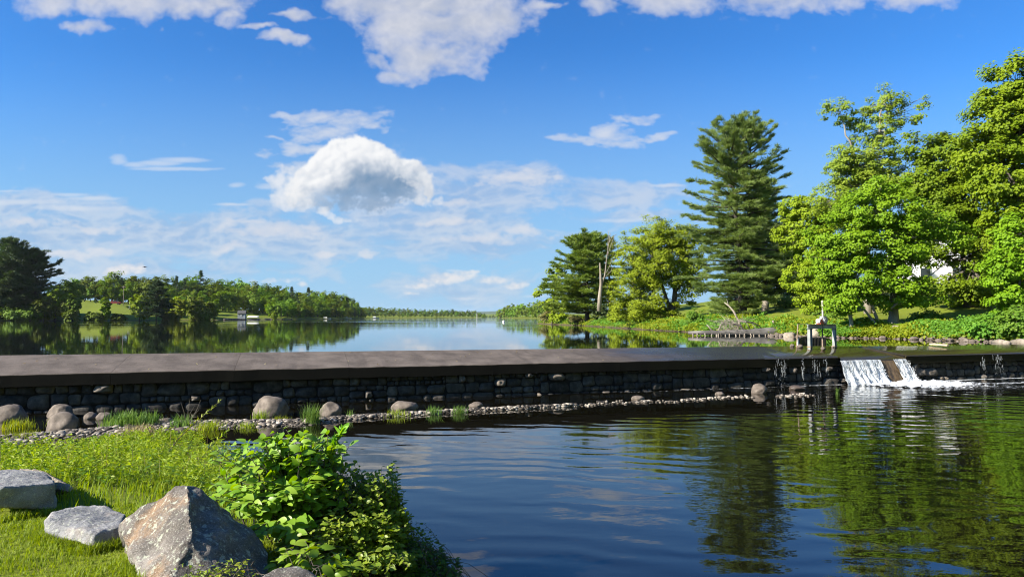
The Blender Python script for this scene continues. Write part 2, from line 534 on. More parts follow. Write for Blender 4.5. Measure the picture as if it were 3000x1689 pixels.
M = {}
M['bark'] = rough_mat('bark', [(.3, (.045, .036, .028)), (.6, (.11, .095, .078)), (.8, (.19, .17, .145))], 5, .9, .6, stretch=(1, 1, .3))
M['pale_bark'] = rough_mat('pale_bark', [(.3, (.16, .135, .105)), (.6, (.30, .26, .21)), (.8, (.42, .38, .32))], 4, .9, .5, stretch=(1, 1, .3))
M['dead_wood'] = rough_mat('dead_wood', [(.3, (.13, .105, .08)), (.55, (.27, .23, .185)), (.8, (.40, .355, .30))], 4, .85, .5, stretch=(1, 1, .35))
M['grey_wood'] = rough_mat('grey_wood', [(.3, (.05, .046, .042)), (.55, (.13, .12, .11)), (.8, (.24, .22, .2))], 4, .85, .6, stretch=(.4, 1, 1))
M['pine_bark'] = rough_mat('pine_bark', [(.3, (.025, .02, .017)), (.6, (.065, .055, .047)), (.8, (.12, .105, .09))], 5, .95, .6, stretch=(1, 1, .4))
M['maple'] = leaf_mat('maple', (.115, .205, .007), (.20, .30, .011), .32)
M['maple_dark'] = leaf_mat('maple_dark', (.095, .180, .008), (.170, .260, .012), .32)
M['spring'] = leaf_mat('spring_leaf', (.165, .24, .010), (.26, .33, .016), .34)
M['airy'] = leaf_mat('airy_leaf', (.15, .23, .02), (.26, .33, .035), .36)
M['pine'] = leaf_mat('pine_needle', (.120, .180, .042), (.235, .305, .075), .36, .3, .5)
M['pine_yel'] = leaf_mat('pine_needle_yellow', (.085, .150, .025), (.21, .25, .032), .30, .3, .5)
M['pine_dark'] = leaf_mat('pine_needle_dark', (.046, .078, .022), (.090, .132, .034), .15, .25, .5)
M['wood_leaf'] = leaf_mat('woodland_leaf', (.100, .170, .012), (.195, .270, .022), .30, .2, .6, .05, .6)
M['wood_spruce'] = leaf_mat('woodland_spruce', (.032, .068, .026), (.066, .11, .04), .15, .2, .6, .03, .4)
M['shrub'] = leaf_mat('shrub_leaf', (.080, .175, .018), (.160, .270, .028))
M['shrub_yel'] = leaf_mat('shrub_leaf_yellow', (.16, .24, .015), (.26, .30, .02))
M['twiggy'] = leaf_mat('twiggy_leaf', (.14, .12, .05), (.20, .20, .05), .3)
M['grass_blade'] = leaf_mat('grass_blade', (.13, .21, .014), (.27, .32, .03), .4, .2, .5)
M['lawn_blade'] = leaf_mat('lawn_blade', (.14, .20, .012), (.25, .30, .026), .4, .2, .5)
M['weed'] = leaf_mat('weed_leaf', (.17, .26, .016), (.34, .39, .04), .4, .25, .5)
M['reed'] = leaf_mat('reed_blade', (.09, .20, .04), (.17, .28, .06), .4, .25, .45)
M['dry'] = leaf_mat('dry_stalk', (.30, .24, .11), (.42, .36, .18), .25)


# ------------------------------------------------------------------ outline of the water and height of the land
LAKE = 0.0
POOL = -1.17
WATER = np.array([(6, -80), (3, -10), (1.7, .5), (1.0, 3), (.2, 5.2), (-.6, 6.5), (-2.0, 8.3), (-3.4, 10.0), (-4.7, 11.3), (-5.5, 12.3), (-6.3, 13.2), (-7.0, 13.4),
                  (-7.4, 12.6), (-7.7, 11.4), (-8.7, 11.0), (-12, 10.4), (-20, 8), (-32, 5), (-46, 6), (-52, 20), (-92, 100), (-168, 208),
                  (-160, 215), (-141, 224), (-123, 232), (-112, 262), (-111, 281), (-105.5, 340), (-105, 420), (-108, 500), (-128, 640), (-180, 820),
                  (-198, 890), (-150, 930), (-114, 950), (-54, 1000), (-45, 1030), (-75, 1500), (-110, 2300), (30, 2400), (0, 1500), (-8, 800), (-13.5, 705), (3, 650), (27, 560),
                  (75, 430), (60, 260), (22, 160), (4, 125), (5.5, 112), (9.2, 97), (12.3, 65), (14.0, 53), (15.3, 48), (16.2, 43), (18.0, 39.5), (20.9, 38),
                  (21.9, 34.2), (23.9, 32), (28, 31.5), (34, 34), (40, 33), (38, 20), (34, 6), (30, -80)], float)


def sdist(x, y):
    """signed distance to the shoreline, positive on land"""
    p = np.stack([x, y], -1)
    best = np.full(x.shape, 1e12); inside = np.zeros(x.shape, bool)
    n = len(WATER)
    for i in range(n):
        a = WATER[i]; b = WATER[(i + 1) % n]
        ab = b - a; ap = p - a
        t = np.clip((ap @ ab) / (ab @ ab), 0, 1)
        q = ap - t[..., None] * ab
        best = np.minimum(best, (q * q).sum(-1))
        cond = ((a[1] > y) != (b[1] > y))
        with np.errstate(divide='ignore', invalid='ignore'):
            xin = (b[0] - a[0]) * (y - a[1]) / (b[1] - a[1]) + a[0]
        inside ^= cond & (x < xin)
    d = np.sqrt(best)
    return np.where(inside, -d, d)


def ss(x, a, b):
    t = np.clip((x - a) / (b - a), 0, 1)
    return t * t * (3 - 2 * t)


def height(x, y, detail=True):
    x = np.asarray(x, float); y = np.asarray(y, float)
    d = sdist(x, y)
    near = (y < 16) & (x < 8)
    dp = np.maximum(d, 0)
    hn = POOL + 0.76 * ss(dp, -0.15, 2.5) * np.interp(y, [5.2, 6.6, 8, 11, 14], [1.0, .85, .62, .34, .22])
    slope = 0.125 - 0.075 * ss(y, 330, 650)
    step = 0.30 * ss(dp, -0.3, 2.0)
    h = step + slope * dp
    cap = 15.0
    h = cap * (1 - np.exp(-h / cap)) * 1.06
    wav = 0.10 * np.sin(x * .9 + 1.3 * np.sin(y * .5)) * ss(dp, 1, 6) + 0.25 * np.sin(x * .21 + 2 * np.sin(y * .13)) * ss(dp, 3, 15)
    h = h + wav
    wl = np.where(y < 21 + .3125 * x, POOL, LAKE)
    bed = wl - 0.12 - np.minimum(0.35 * np.maximum(-d, 0), 1.4)
    out = np.where(near, hn, h)
    pool_right = (~near) & (y < 21 + .3125 * x)
    out = np.where(pool_right, POOL + 0.4 * dp, out)
    return np.where(d > 0, out, np.where(near, POOL - .06 - np.minimum(.4 * np.maximum(-d, 0), .8), bed))


def h1(x, y): return float(height(np.array([x]), np.array([y]))[0])


# ground sheet (polar grid out to the horizon)
rr = np.concatenate([[0.3], np.geomspace(0.8, 15, 170), np.geomspace(15.3, 6500, 146)])
an_f = np.linspace(R(-58), R(58), 360)
an_b = np.linspace(R(58), R(302), 50)[1:-1]
an = np.concatenate([an_f, an_b])
A_, R_ = np.meshgrid(an, rr)
GX = np.sin(A_) * R_; GY = np.cos(A_) * R_
GZ = height(GX, GY)
nr, na = GX.shape
i = np.arange(nr - 1)[:, None] * na; j = np.arange(na)[None]
j2 = (j + 1) % na
Fg = np.stack([i + j, i + j2, i + na + j2, i + na + j], -1).reshape(-1, 4)[:, ::-1]
m, nt, out = new_mat('ground')
geo = nd(nt, 'ShaderNodeNewGeometry').outputs['Position']
n1 = noise_(nt, geo, 0.35, 6, .6)
n2 = noise_(nt, geo, 6.0, 6, .7)
gcol = mixc(nt, n1, c4((.10, .14, .012)), c4((.175, .20, .022)))
gcol = mixc(nt, math_(nt, 'MULTIPLY', sstep(nt, n2, .55, .75), .5), gcol, c4((.22, .20, .06)))
sep = nd(nt, 'ShaderNodeSeparateXYZ', {0: geo})
nearw = math_(nt, 'MULTIPLY', sstep(nt, sep.outputs[1], 15, 17, 1, 0), sstep(nt, sep.outputs[2], -.9, -.5, 1, 0))
farw = math_(nt, 'MULTIPLY', sstep(nt, sep.outputs[1], 15, 17, 0, 1), sstep(nt, sep.outputs[2], .06, .26, 1, 0))
mud = math_(nt, 'MAXIMUM', nearw, farw)
gcol = mixc(nt, mud, gcol, mixc(nt, n2, c4((.035, .028, .018)), c4((.12, .095, .06))))
bmp = nd(nt, 'ShaderNodeBump', {'Strength': .8, 'Distance': .05, 'Height': n2})
pb = nd(nt, 'ShaderNodeBsdfPrincipled', {'Base Color': gcol, 'Roughness': .95, 'Specular IOR Level': .1, 'Normal': bmp.outputs[0]})
nt.links.new(pb.outputs[0], out.inputs[0])
M['ground'] = m
gb = MB().add(np.stack([GX, GY, GZ], -1).reshape(-1, 3), Fg)
ground = gb.build('ground', M['ground'], smooth=True)
tag(ground, 'grassy banks and slopes around the lake and the pool', kind='structure')

# distant hill
xs = np.linspace(-3500, 3500, 120)
top = 34 + 14 * np.sin(xs * .0011 + 1.2) + 9 * np.sin(xs * .0031 + .4) + 3 * np.sin(xs * .011) + rng.normal(0, .8, 120)
rows = []
for k, (yy, f) in enumerate(((4300, 0.0), (4600, .55), (5000, 1.0), (5600, .6), (6200, 0))):
    rows.append(np.stack([xs, np.full(120, yy), top * f - 1], -1))
V = np.concatenate(rows)
i = np.arange(4)[:, None] * 120; j = np.arange(119)[None]
F = np.stack([i + j, i + j + 1, i + 120 + j + 1, i + 120 + j], -1).reshape(-1, 4)
M['hill'] = rough_mat('hill_forest', [(.35, (.035, .06, .025)), (.65, (.07, .11, .04))], .02, .95, 0)
tag(MB().add(V, F).build('hills', M['hill'], smooth=True), 'low wooded hill on the far horizon', kind='structure')

# ------------------------------------------------------------------ dam frame of reference
DT = np.array([.9545, .2983, 0]); DN = np.array([.2983, -.9545, 0]); DO = np.array([0, 20.68, 0])
UP = np.array([0, 0, 1.])


def dam(s, o, z):
    s = np.asarray(s, float)
    return DO + s[..., None] * DT + np.asarray(o, float)[..., None] * DN + np.asarray(z, float)[..., None] * UP


def dam_s(dx):
    """distance along the crest front edge seen at photo column dx"""
    u = (dx * DK - 512) / FPX
    Y = 20.68 / (1 - .3125 * u)
    return (u * Y) / DT[0]


CW_ = 2.30                       # crest width


def zback(s):
    return np.interp(s, [-15, 0, 11, 15, 19, 40], [.16, .115, .085, .03, -.015, -.02])


ZF = -0.21

# ------------------------------------------------------------------ water
def water_mat(name, base, waves):
    m, nt, out = new_mat(name)
    geo = nd(nt, 'ShaderNodeNewGeometry').outputs['Position']
    hgt = waves(nt, geo)
    b = nd(nt, 'ShaderNodeBump', {'Strength': 1.0, 'Distance': 1.0, 'Height': hgt})
    p = nd(nt, 'ShaderNodeBsdfPrincipled', {'Base Color': c4(base), 'Roughness': .015, 'IOR': 1.55, 'Specular IOR Level': .5, 'Normal': b.outputs[0]})
    nt.links.new(p.outputs[0], out.inputs[0])
    return m


def lake_waves(nt, geo):
    # calm water with a light cat's paw here and there
    a = noise_(nt, vmath(nt, 'MULTIPLY', geo, (.55, 1.3, 1)), 1.0, 3, .5)
    big = noise_(nt, vmath(nt, 'MULTIPLY', geo, (.006, .022, 1)), 1.0, 3, .5)
    yy = nd(nt, 'ShaderNodeSeparateXYZ', {0: geo}).outputs[1]
    paw = math_(nt, 'MULTIPLY', sstep(nt, big, .44, .56), sstep(nt, yy, 60, 140))
    h = math_(nt, 'MULTIPLY', a, math_(nt, 'MULTIPLY_ADD', paw, .030, .0022))
    return h


C_FALL = dam(np.array(dam_s(2210)), np.array(.6), np.array(POOL))


def pool_waves(nt, geo):
    rel = vmath(nt, 'SUBTRACT', geo, tuple(C_FALL))
    wn = nd(nt, 'ShaderNodeTexNoise', {'Vector': geo, 'Scale': .38, 'Detail': 3.0}).outputs['Color']
    w2 = vmath(nt, 'SCALE', vmath(nt, 'SUBTRACT', wn, (.5, .5, .5)))
    w2.node.inputs[3].default_value = 1.9
    gw = vmath(nt, 'ADD', geo, w2)
    r0 = vmath(nt, 'LENGTH', rel)
    ring = math_(nt, 'SINE', math_(nt, 'MULTIPLY', vmath(nt, 'DOT_PRODUCT', gw, (.22, .975, 0)), 10.2))
    ring2 = math_(nt, 'SINE', math_(nt, 'MULTIPLY', vmath(nt, 'DOT_PRODUCT', gw, (.02, 1.0, 0)), 16.5))
    ring3 = math_(nt, 'SINE', math_(nt, 'MULTIPLY', vmath(nt, 'LENGTH', vmath(nt, 'MULTIPLY', vmath(nt, 'SUBTRACT', gw, tuple(C_FALL)), (1, 1, 0))), 14.0))
    amp = sstep(nt, noise_(nt, geo, .30, 3), .32, .68, .30, 1.0)
    amp2 = sstep(nt, noise_(nt, vmath(nt, 'ADD', geo, (31, 7, 0)), .45, 3), .35, .65, .1, 1.0)
    fall = sstep(nt, r0, 2.0, 20.0, 1.0, .42)
    sep = nd(nt, 'ShaderNodeSeparateXYZ', {0: geo})
    # quiet water in the lee of the gravel bar on the left
    lee = sstep(nt, math_(nt, 'MULTIPLY_ADD', sep.outputs[0], -.33, sep.outputs[1]), 13.5, 17.0, 1.0, .15)
    lee = math_(nt, 'MAXIMUM', lee, sstep(nt, sep.outputs[0], 6.0, 11.0, 0.0, 1.0))
    chop = noise_(nt, vmath(nt, 'MULTIPLY', geo, (1.4, 3.0, 1)), 1.0, 4, .55)
    slow = noise_(nt, vmath(nt, 'MULTIPLY', geo, (.5, .9, 1)), 1.0, 2, .5)
    h = math_(nt, 'MULTIPLY', math_(nt, 'MULTIPLY', ring, amp), .0040)
    h = math_(nt, 'MULTIPLY_ADD', math_(nt, 'MULTIPLY', ring2, amp2), .0014, h)
    h = math_(nt, 'MULTIPLY_ADD', math_(nt, 'MULTIPLY', ring3, sstep(nt, r0, 1.0, 9.0, 1.0, .1)), .0012, h)
    h = math_(nt, 'MULTIPLY', h, fall)
    h = math_(nt, 'MULTIPLY_ADD', chop, math_(nt, 'MULTIPLY', fall, .0042), h)
    h = math_(nt, 'MULTIPLY_ADD', slow, .007, h)
    return math_(nt, 'MULTIPLY', h, lee)


M['lake'] = water_mat('lake_water', (.004, .006, .005), lake_waves)
M['pool'] = water_mat('pool_water', (.0045, .004, .0022), pool_waves)
sA, sB = -60.0, 60.0
b = MB()
ss_ = np.array([sA, -15, 19, sB])
nearl = dam(ss_, np.full(4, -CW_ + .05), np.full(4, LAKE))
V = np.concatenate([nearl, np.array([(-2500, 2500, 0), (-600, 2600, 0), (600, 2600, 0), (2500, 2500, 0)])])
b.add(V, np.array([[0, 1, 5, 4], [1, 2, 6, 5], [2, 3, 7, 6]]))
tag(b.build('lake_water', M['lake']), 'calm blue lake behind the dam mirroring woods and sky', kind='structure')
b = MB()
far = dam(np.array([sA, sB]), np.array([-.3, -.3]), np.array([POOL, POOL]))
b.add(np.array([far[0], far[1], (70, -90, POOL), (-70, -90, POOL)]), np.array([[0, 3, 2, 1]]))
tag(b.build('pool_water', M['pool']), 'dark rippled pool below the dam', kind='structure')

# ------------------------------------------------------------------ the dam
m, nt, out = new_mat('crest_concrete')
geo = nd(nt, 'ShaderNodeNewGeometry').outputs['Position']
sal = vmath(nt, 'DOT_PRODUCT', vmath(nt, 'SUBTRACT', geo, tuple(DO)), tuple(DT))
n1 = noise_(nt, geo, 1.3, 8, .65); n2 = noise_(nt, geo, 60, 3, .7); n3 = noise_(nt, vmath(nt, 'MULTIPLY', geo, (.5, 1.5, 1)), .8, 4)
col = mixc(nt, sstep(nt, n1, .3, .7), c4((.062, .049, .040)), c4((.140, .114, .096)))
col = mixc(nt, sstep(nt, n2, .45, .75), col, c4((.16, .140, .125)))
offc = vmath(nt, 'DOT_PRODUCT', vmath(nt, 'SUBTRACT', geo, tuple(DO)), tuple(DN))
run = noise_(nt, nd(nt, 'ShaderNodeCombineXYZ', {0: math_(nt, 'MULTIPLY', sal, 2.6), 1: math_(nt, 'MULTIPLY', offc, .35), 2: 0.0}).outputs[0], 1.0, 6, .65)
col = mixc(nt, math_(nt, 'MULTIPLY', sstep(nt, run, .52, .74), .40), col, c4((.042, .034, .027)))
n4 = noise_(nt, geo, 14.0, 5, .7)
col = mixc(nt, sstep(nt, n4, .60, .72), col, c4((.040, .034, .028)))
col = mixc(nt, math_(nt, 'MULTIPLY', sstep(nt, n4, .30, .22), .6), col, c4((.20, .18, .155)))
wet = sstep(nt, math_(nt, 'MULTIPLY_ADD', math_(nt, 'SUBTRACT', n3, .5), 6.0, sal), 1.0, 7.5)
col = mixc(nt, wet, col, c4((.024, .020, .018)))
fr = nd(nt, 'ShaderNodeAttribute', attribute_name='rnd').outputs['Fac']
front_dark = sstep(nt, math_(nt, 'MULTIPLY_ADD', math_(nt, 'SUBTRACT', n1, .5), .5, fr), .35, .7)  # near-black mix on the cap's front, underside and back, edge broken by noise
col = mixc(nt, front_dark, col, mixc(nt, n2, c4((.005, .005, .004)), c4((.020, .018, .014))))
rgh = sstep(nt, math_(nt, 'MULTIPLY_ADD', math_(nt, 'SUBTRACT', n1, .5), .5, wet), .1, 1.0, .8, .22)
bmp = nd(nt, 'ShaderNodeBump', {'Strength': .55, 'Distance': .012, 'Height': math_(nt, 'ADD', n2, n1)})
pb = nd(nt, 'ShaderNodeBsdfPrincipled', {'Base Color': col, 'Roughness': rgh, 'Normal': bmp.outputs[0], 'Specular IOR Level': math_(nt, 'MAXIMUM', sstep(nt, front_dark, 0.0, 1.0, .16, .06), math_(nt, 'MULTIPLY', wet, sstep(nt, front_dark, 0.0, 1.0, .42, .06)))})
nt.links.new(pb.outputs[0], out.inputs[0])
M['crest'] = m
M['stone'] = rough_mat('dam_stone', [(.25, (.010, .009, .008)), (.48, (.045, .040, .034)), (.70, (.105, .090, .075)), (.95, (.24, .19, .14))], 5, .7, .6, 22, use_rnd=.55, bdist=.02)
M['mortar'] = rough_mat('dam_joint', [(.3, (.006, .005, .005)), (.7, (.018, .016, .014))], 5, .95, .4)

damo = empty('stone_dam', tuple(DO))
tag(damo, 'long dark fieldstone dam with a sloping concrete cap crossing the view', 'dam')
joints = [-33] + [float(dam_s(x)) for x in (-1500, -700, -300, 0 - 60, 283, 592, 880, 1240, 1560, 1850)] + [float(dam_s(2108)), float(dam_s(2272)), 24.5, 29, 37]
NOTCH = (float(dam_s(2108)), float(dam_s(2272)))
for k in range(len(joints) - 1):
    a, b_ = joints[k] + .003, joints[k + 1] - .003
    notch = abs(joints[k] - NOTCH[0]) < .01
    n = max(3, int((b_ - a) / .18))
    s_ = np.linspace(a, b_, n)
    zf = np.full(n, ZF) + np.array([fbm((q, 0, 3), 1.5) * .012 for q in s_]) + np.array([fbm((q, 9, 3), 7, 3) * .010 for q in s_])
    of = np.array([fbm((q, 4, 3), 1.1) * .010 for q in s_])
    if notch: zf = zf - .13
    zb = zback(s_)
    rows = [dam(s_, np.full(n, -CW_), np.full(n, -1.6)), dam(s_, np.full(n, -CW_), zb - .02), dam(s_, np.full(n, -CW_ + .03), zb),
            dam(s_, np.full(n, -CW_ * .5), (zb + zf) / 2 + .012), dam(s_, -.03 + of, zf), dam(s_, 0 + of, zf - .025), dam(s_, .0 + of * 1.5, zf - .3 + (0.13 if notch else 0)), dam(s_, np.full(n, -.25), np.full(n, ZF - .3))]
    V = np.concatenate(rows) - DO
    i = np.arange(len(rows) - 1)[:, None] * n; j = np.arange(n - 1)[None]
    F = np.stack([i + j, i + j + 1, i + n + j + 1, i + n + j], -1).reshape(-1, 4)
    L = len(rows)
    ends = [np.array([q * n for q in range(L)])[None], np.array([q * n + n - 1 for q in range(L)])[::-1][None]]
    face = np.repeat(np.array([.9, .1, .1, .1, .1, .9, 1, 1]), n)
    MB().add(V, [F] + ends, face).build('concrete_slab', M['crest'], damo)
# joint fill just under the surface
n = 200
s_ = np.linspace(-33, 37, n)
back = MB()
rows = [dam(s_, np.full(n, -CW_ + .1), zback(s_) - .06), dam(s_, np.full(n, -.1), np.full(n, ZF - .17)), dam(s_, np.full(n, -.24), np.full(n, ZF - .25)), dam(s_, np.full(n, -.12), np.full(n, -1.6))]
V = np.concatenate(rows) - DO
i = np.arange(3)[:, None] * n; j = np.arange(n - 1)[None]
back.add(V, np.stack([i + j, i + j + 1, i + n + j + 1, i + n + j], -1).reshape(-1, 4))
back.build('wall_core', M['mortar'], damo)
# stones of the face
st = MB()
g = 9
ga, gb_ = np.meshgrid(np.linspace(-1, 1, g), np.linspace(-1, 1, g))
i = np.arange(g - 1)[:, None] * g; j = np.arange(g - 1)[None]
FS = np.stack([i + j, i + j + 1, i + g + j + 1, i + g + j], -1).reshape(-1, 4)


def put_stone(s0, z0, w, h, pro, rnd, sq):
    e = sq
    a = np.sign(ga) * np.abs(ga); bq = gb_
    # superellipse: shrink corners
    rr_ = (np.abs(a) ** e + np.abs(bq) ** e) ** (1 / e)
    mx_ = np.maximum(np.abs(a), np.abs(bq))
    f = np.where(rr_ > 1e-6, mx_ / np.maximum(rr_, 1e-6), 1)
    a2, b2 = a * f, bq * f
    ph = random.random() * 50
    nz = np.array([fbm((x * 1.1 + ph, y * 1.1, ph), 1.0) for x, y in zip(a.ravel(), bq.ravel())]).reshape(a.shape)
    o = pro * (1 - mx_ ** 5) + nz * pro * .35 * (1 - mx_ ** 4) - .03
    jx = 1 + .12 * math.sin(ph) * b2; jz = 1 + .14 * math.cos(ph * 1.7) * a2
    s_ = s0 + a2 * w / 2 * jx + .03 * w * np.sin(ph * 3 + 2.2 * bq); z_ = .03 * h * np.sin(ph + 2.5 * a) + z0 + b2 * h / 2 * jz
    base_o = (ZF - .3 - z_) * .12 - .24
    V = dam(s_.ravel(), (base_o + o + .05).ravel(), z_.ravel()) - DO
    st.add(V, FS, rnd)


s0 = -20.0
ZT, ZB = ZF - .30, -1.34
while s0 < 36:
    sL = random.uniform(.7, 1.9)
    coursed = 2.5 < s0 < 9.5 or s0 < -9
    ncr = random.choice([3, 3, 4]) if coursed else random.choice([3, 3, 4, 4])
    hs = np.array([random.uniform(.45, 1.5) for _ in range(ncr)]); hs = hs / hs.sum() * (ZT - ZB)
    z = ZB
    if not coursed and random.random() < .28:
        bh = random.uniform(.45, .7) * (ZT - ZB)
        put_stone(s0 + sL / 2, ZB + bh / 2, sL * .98, bh * .98, random.uniform(.07, .14), random.uniform(.2, .6), 3.4)
        hs = np.array([.5, .5]) * (ZT - ZB - bh); z = ZB + bh
    for h in hs:
        s1 = s0
        while s1 < s0 + sL - .05:
            w = min(h * random.uniform(.8, 2.1), s0 + sL - s1)
            if s0 + sL - s1 - w < .5 * h: w = s0 + sL - s1
            pro = random.uniform(.02, .07)
            rnd = random.uniform(.1, .62)
            if random.random() < .06:
                pro = random.uniform(.14, .24); rnd = random.uniform(.7, 1.0)
            put_stone(s1 + w / 2, z + h / 2, w * .94, h * .92, pro, rnd, random.uniform(4, 9) if coursed else random.uniform(2.8, 5.5))
            s1 += w
        z += h
    s0 += sL
st.build('stone_face', M['stone'], damo, smooth=True)

# thin sheet of water sliding over the low right end of the crest
m, nt, out = new_mat('overflow_water')
geo = nd(nt, 'ShaderNodeNewGeometry').outputs['Position']
sal = vmath(nt, 'DOT_PRODUCT', geo, tuple(DT)); off = vmath(nt, 'DOT_PRODUCT', geo, tuple(DN))
vv = nd(nt, 'ShaderNodeCombineXYZ', {0: math_(nt, 'MULTIPLY', math_(nt, 'MULTIPLY_ADD', off, -.7, sal), 7.0), 1: math_(nt, 'MULTIPLY', off, .6), 2: 0.0}).outputs[0]
nn = noise_(nt, vv, 1.0, 4, .6)
bmp = nd(nt, 'ShaderNodeBump', {'Strength': 1.0, 'Distance': 1.0, 'Height': math_(nt, 'MULTIPLY', nn, .006)})
col = mixc(nt, nn, c4((.016, .014, .007)), c4((.050, .040, .016)))
pb = nd(nt, 'ShaderNodeBsdfPrincipled', {'Base Color': col, 'Roughness': .06, 'IOR': 1.333, 'Normal': bmp.outputs[0]})
nt.links.new(pb.outputs[0], out.inputs[0])
M['overflow'] = m
ov = MB()
n = 420
s_ = np.linspace(9.0, 37, n)
zb = np.maximum(zback(s_), -.0) + .004
zb = np.where(zback(s_) > .012, zback(s_) - .012 + .0 * s_, .004)
th = np.interp(s_, [9, 11.5, 14, 37], [-.006, .006, .012, .014])
zf = np.full(n, ZF)
zf = np.where((s_ > NOTCH[0]) & (s_ < NOTCH[1]), ZF - .13, zf)
rows = [dam(s_, np.full(n, -CW_ + .02), np.where(zback(s_) > .0, zback(s_) + th, .004)), dam(s_, np.full(n, -CW_ * .5), (np.maximum(zback(s_), -.01) + zf) / 2 + .012 + th), dam(s_, np.full(n, -.02), zf + th + .004), dam(s_, np.full(n, .035), zf - .03 + th * 0)]
V = np.concatenate(rows)
i = np.arange(3)[:, None] * n; j = np.arange(n - 1)[None]
ov.add(V, np.stack([i + j, i + j + 1, i + n + j + 1, i + n + j], -1).reshape(-1, 4))
tag(ov.build('overflow_water', M['overflow'], smooth=True), 'thin dark sheet of water sliding over the low right part of the crest', kind='structure')

# ------------------------------------------------------------------ falling water
m, nt, out = new_mat('white_water')
geo = nd(nt, 'ShaderNodeNewGeometry').outputs['Position']
a = nd(nt, 'ShaderNodeAttribute', attribute_name='rnd').outputs['Fac']
sal = vmath(nt, 'DOT_PRODUCT', geo, tuple(DT)); sz = nd(nt, 'ShaderNodeSeparateXYZ', {0: geo}).outputs[2]
vv = nd(nt, 'ShaderNodeCombineXYZ', {0: math_(nt, 'MULTIPLY', sal, 26.0), 1: math_(nt, 'MULTIPLY', sz, 1.7), 2: a}).outputs[0]
nn = noise_(nt, vv, 1.0, 5, .6)
fac = sstep(nt, math_(nt, 'MULTIPLY_ADD', sstep(nt, sz, POOL, ZF, .12, -.02), 1.0, nn), .36, .62)
foamc = nd(nt, 'ShaderNodeBsdfPrincipled', {'Base Color': (.54, .57, .59, 1), 'Roughness': .35, 'Subsurface Weight': .0})
clear = nd(nt, 'ShaderNodeBsdfPrincipled', {'Base Color': (.05, .05, .045, 1), 'Roughness': .08, 'IOR': 1.333})
tr = nd(nt, 'ShaderNodeBsdfTransparent')
mx1 = nd(nt, 'ShaderNodeMixShader', {0: .55, 1: clear.outputs[0], 2: tr.outputs[0]})
mx = nd(nt, 'ShaderNodeMixShader', {0: fac, 1: mx1.outputs[0], 2: foamc.outputs[0]})
nt.links.new(mx.outputs[0], out.inputs[0])
M['white_water'] = m
M['spray'] = plain('spray', (.62, .64, .66), .2)
M['chute'] = rough_mat('wet_brown_chute', [(.3, (.045, .030, .015)), (.7, (.16, .11, .06))], 4, .25, .4, 12, stretch=(2, 2, .5))


def fall_profile(t):
    """0 at the lip, 1 at the pool: outward offset and height"""
    o = .02 + .50 * np.sqrt(np.clip(t, 0, 1)) * (.35 + .65 * t)
    z = (ZF - .125) + t * (POOL - .03 - (ZF - .125))
    return o, z


def fall_sheet(sa, sb, n, mt, rough, seed, push=0.0):
    rows = 26
    T = np.linspace(0, 1, rows); Sx = np.linspace(sa, sb, n)
    TT, SS = np.meshgrid(T, Sx, indexing='ij')
    o, z = fall_profile(TT)
    nz = np.array([fbm((a * 6 + seed, b * 1.6, 0), 1, 5) for a, b in zip(SS.ravel(), TT.ravel())]).reshape(TT.shape)
    o = o + push + nz * rough * (.2 + TT)
    # the sheet drifts and widens a little as it falls
    V = dam(SS.ravel() + (TT * .10 * (SS - (NOTCH[0] + NOTCH[1]) / 2)).ravel(), o.ravel(), z.ravel())
    i = np.arange(rows - 1)[:, None] * n; j = np.arange(n - 1)[None]
    mt.add(V, np.stack([i + j, i + j + 1, i + n + j + 1, i + n + j], -1).reshape(-1, 4), rng.random())


wf = empty('waterfall', tuple(dam(np.array(dam_s(2200)), np.array(.4), np.array(POOL))))
tag(wf, 'broad white waterfall pouring through the gap in the dam', 'waterfall')
wl = np.array(wf.location)
mid1, mid2 = float(dam_s(2205)), float(dam_s(2243))
w1 = MB(); fall_sheet(NOTCH[0] + .02, mid1 + .05, 60, w1, .10, 3); fall_sheet(NOTCH[0] + .02, mid1 + .02, 60, w1, .14, 13, .05)
w1.shift(wl).build('white_water', M['white_water'], wf, smooth=True)
w2 = MB(); fall_sheet(mid2 - .03, NOTCH[1] - .02, 40, w2, .10, 5); fall_sheet(mid2, NOTCH[1] - .02, 40, w2, .14, 25, .05)
w2.shift(wl).build('white_water', M['white_water'], wf, smooth=True)
w3 = MB(); fall_sheet(mid1 - .05, mid2 + .08, 24, w3, .03, 9, -.03)
w3.shift(wl).build('brown_chute', M['chute'], wf, smooth=True)


def droplets(mb, P, size):
    """small tetrahedral splashes"""
    n = len(P)
    q = np.array([[1, 1, 1], [-1, -1, 1], [-1, 1, -1], [1, -1, -1]], float) * .5
    V = P[:, None, :] + q[None] * (size[:, None, None] if np.ndim(size) else size) * rng.uniform(.5, 1.2, (n, 1, 1)) * np.array([1, 1, 1.6])
    k = np.arange(n)[:, None] * 4
    F = np.concatenate([k + np.array([[0, 1, 2]]), k + np.array([[0, 3, 1]]), k + np.array([[0, 2, 3]]), k + np.array([[1, 3, 2]])])
    mb.add(V.reshape(-1, 3), F)


n = 1100
sd = np.concatenate([rng.uniform(NOTCH[0], mid1, 760), rng.uniform(mid2, NOTCH[1] + .05, 340)])
td = rng.random(n) ** .7
o, z = fall_profile(td)
sp = MB(); droplets(sp, dam(sd * 1.0 + td * .1 * (sd - (NOTCH[0] + NOTCH[1]) / 2), o + rng.uniform(.0, .13, n), z), rng.uniform(.010, .026, n))
tag(sp.shift(wl).build('spray', M['spray'], wf), kind='stuff')
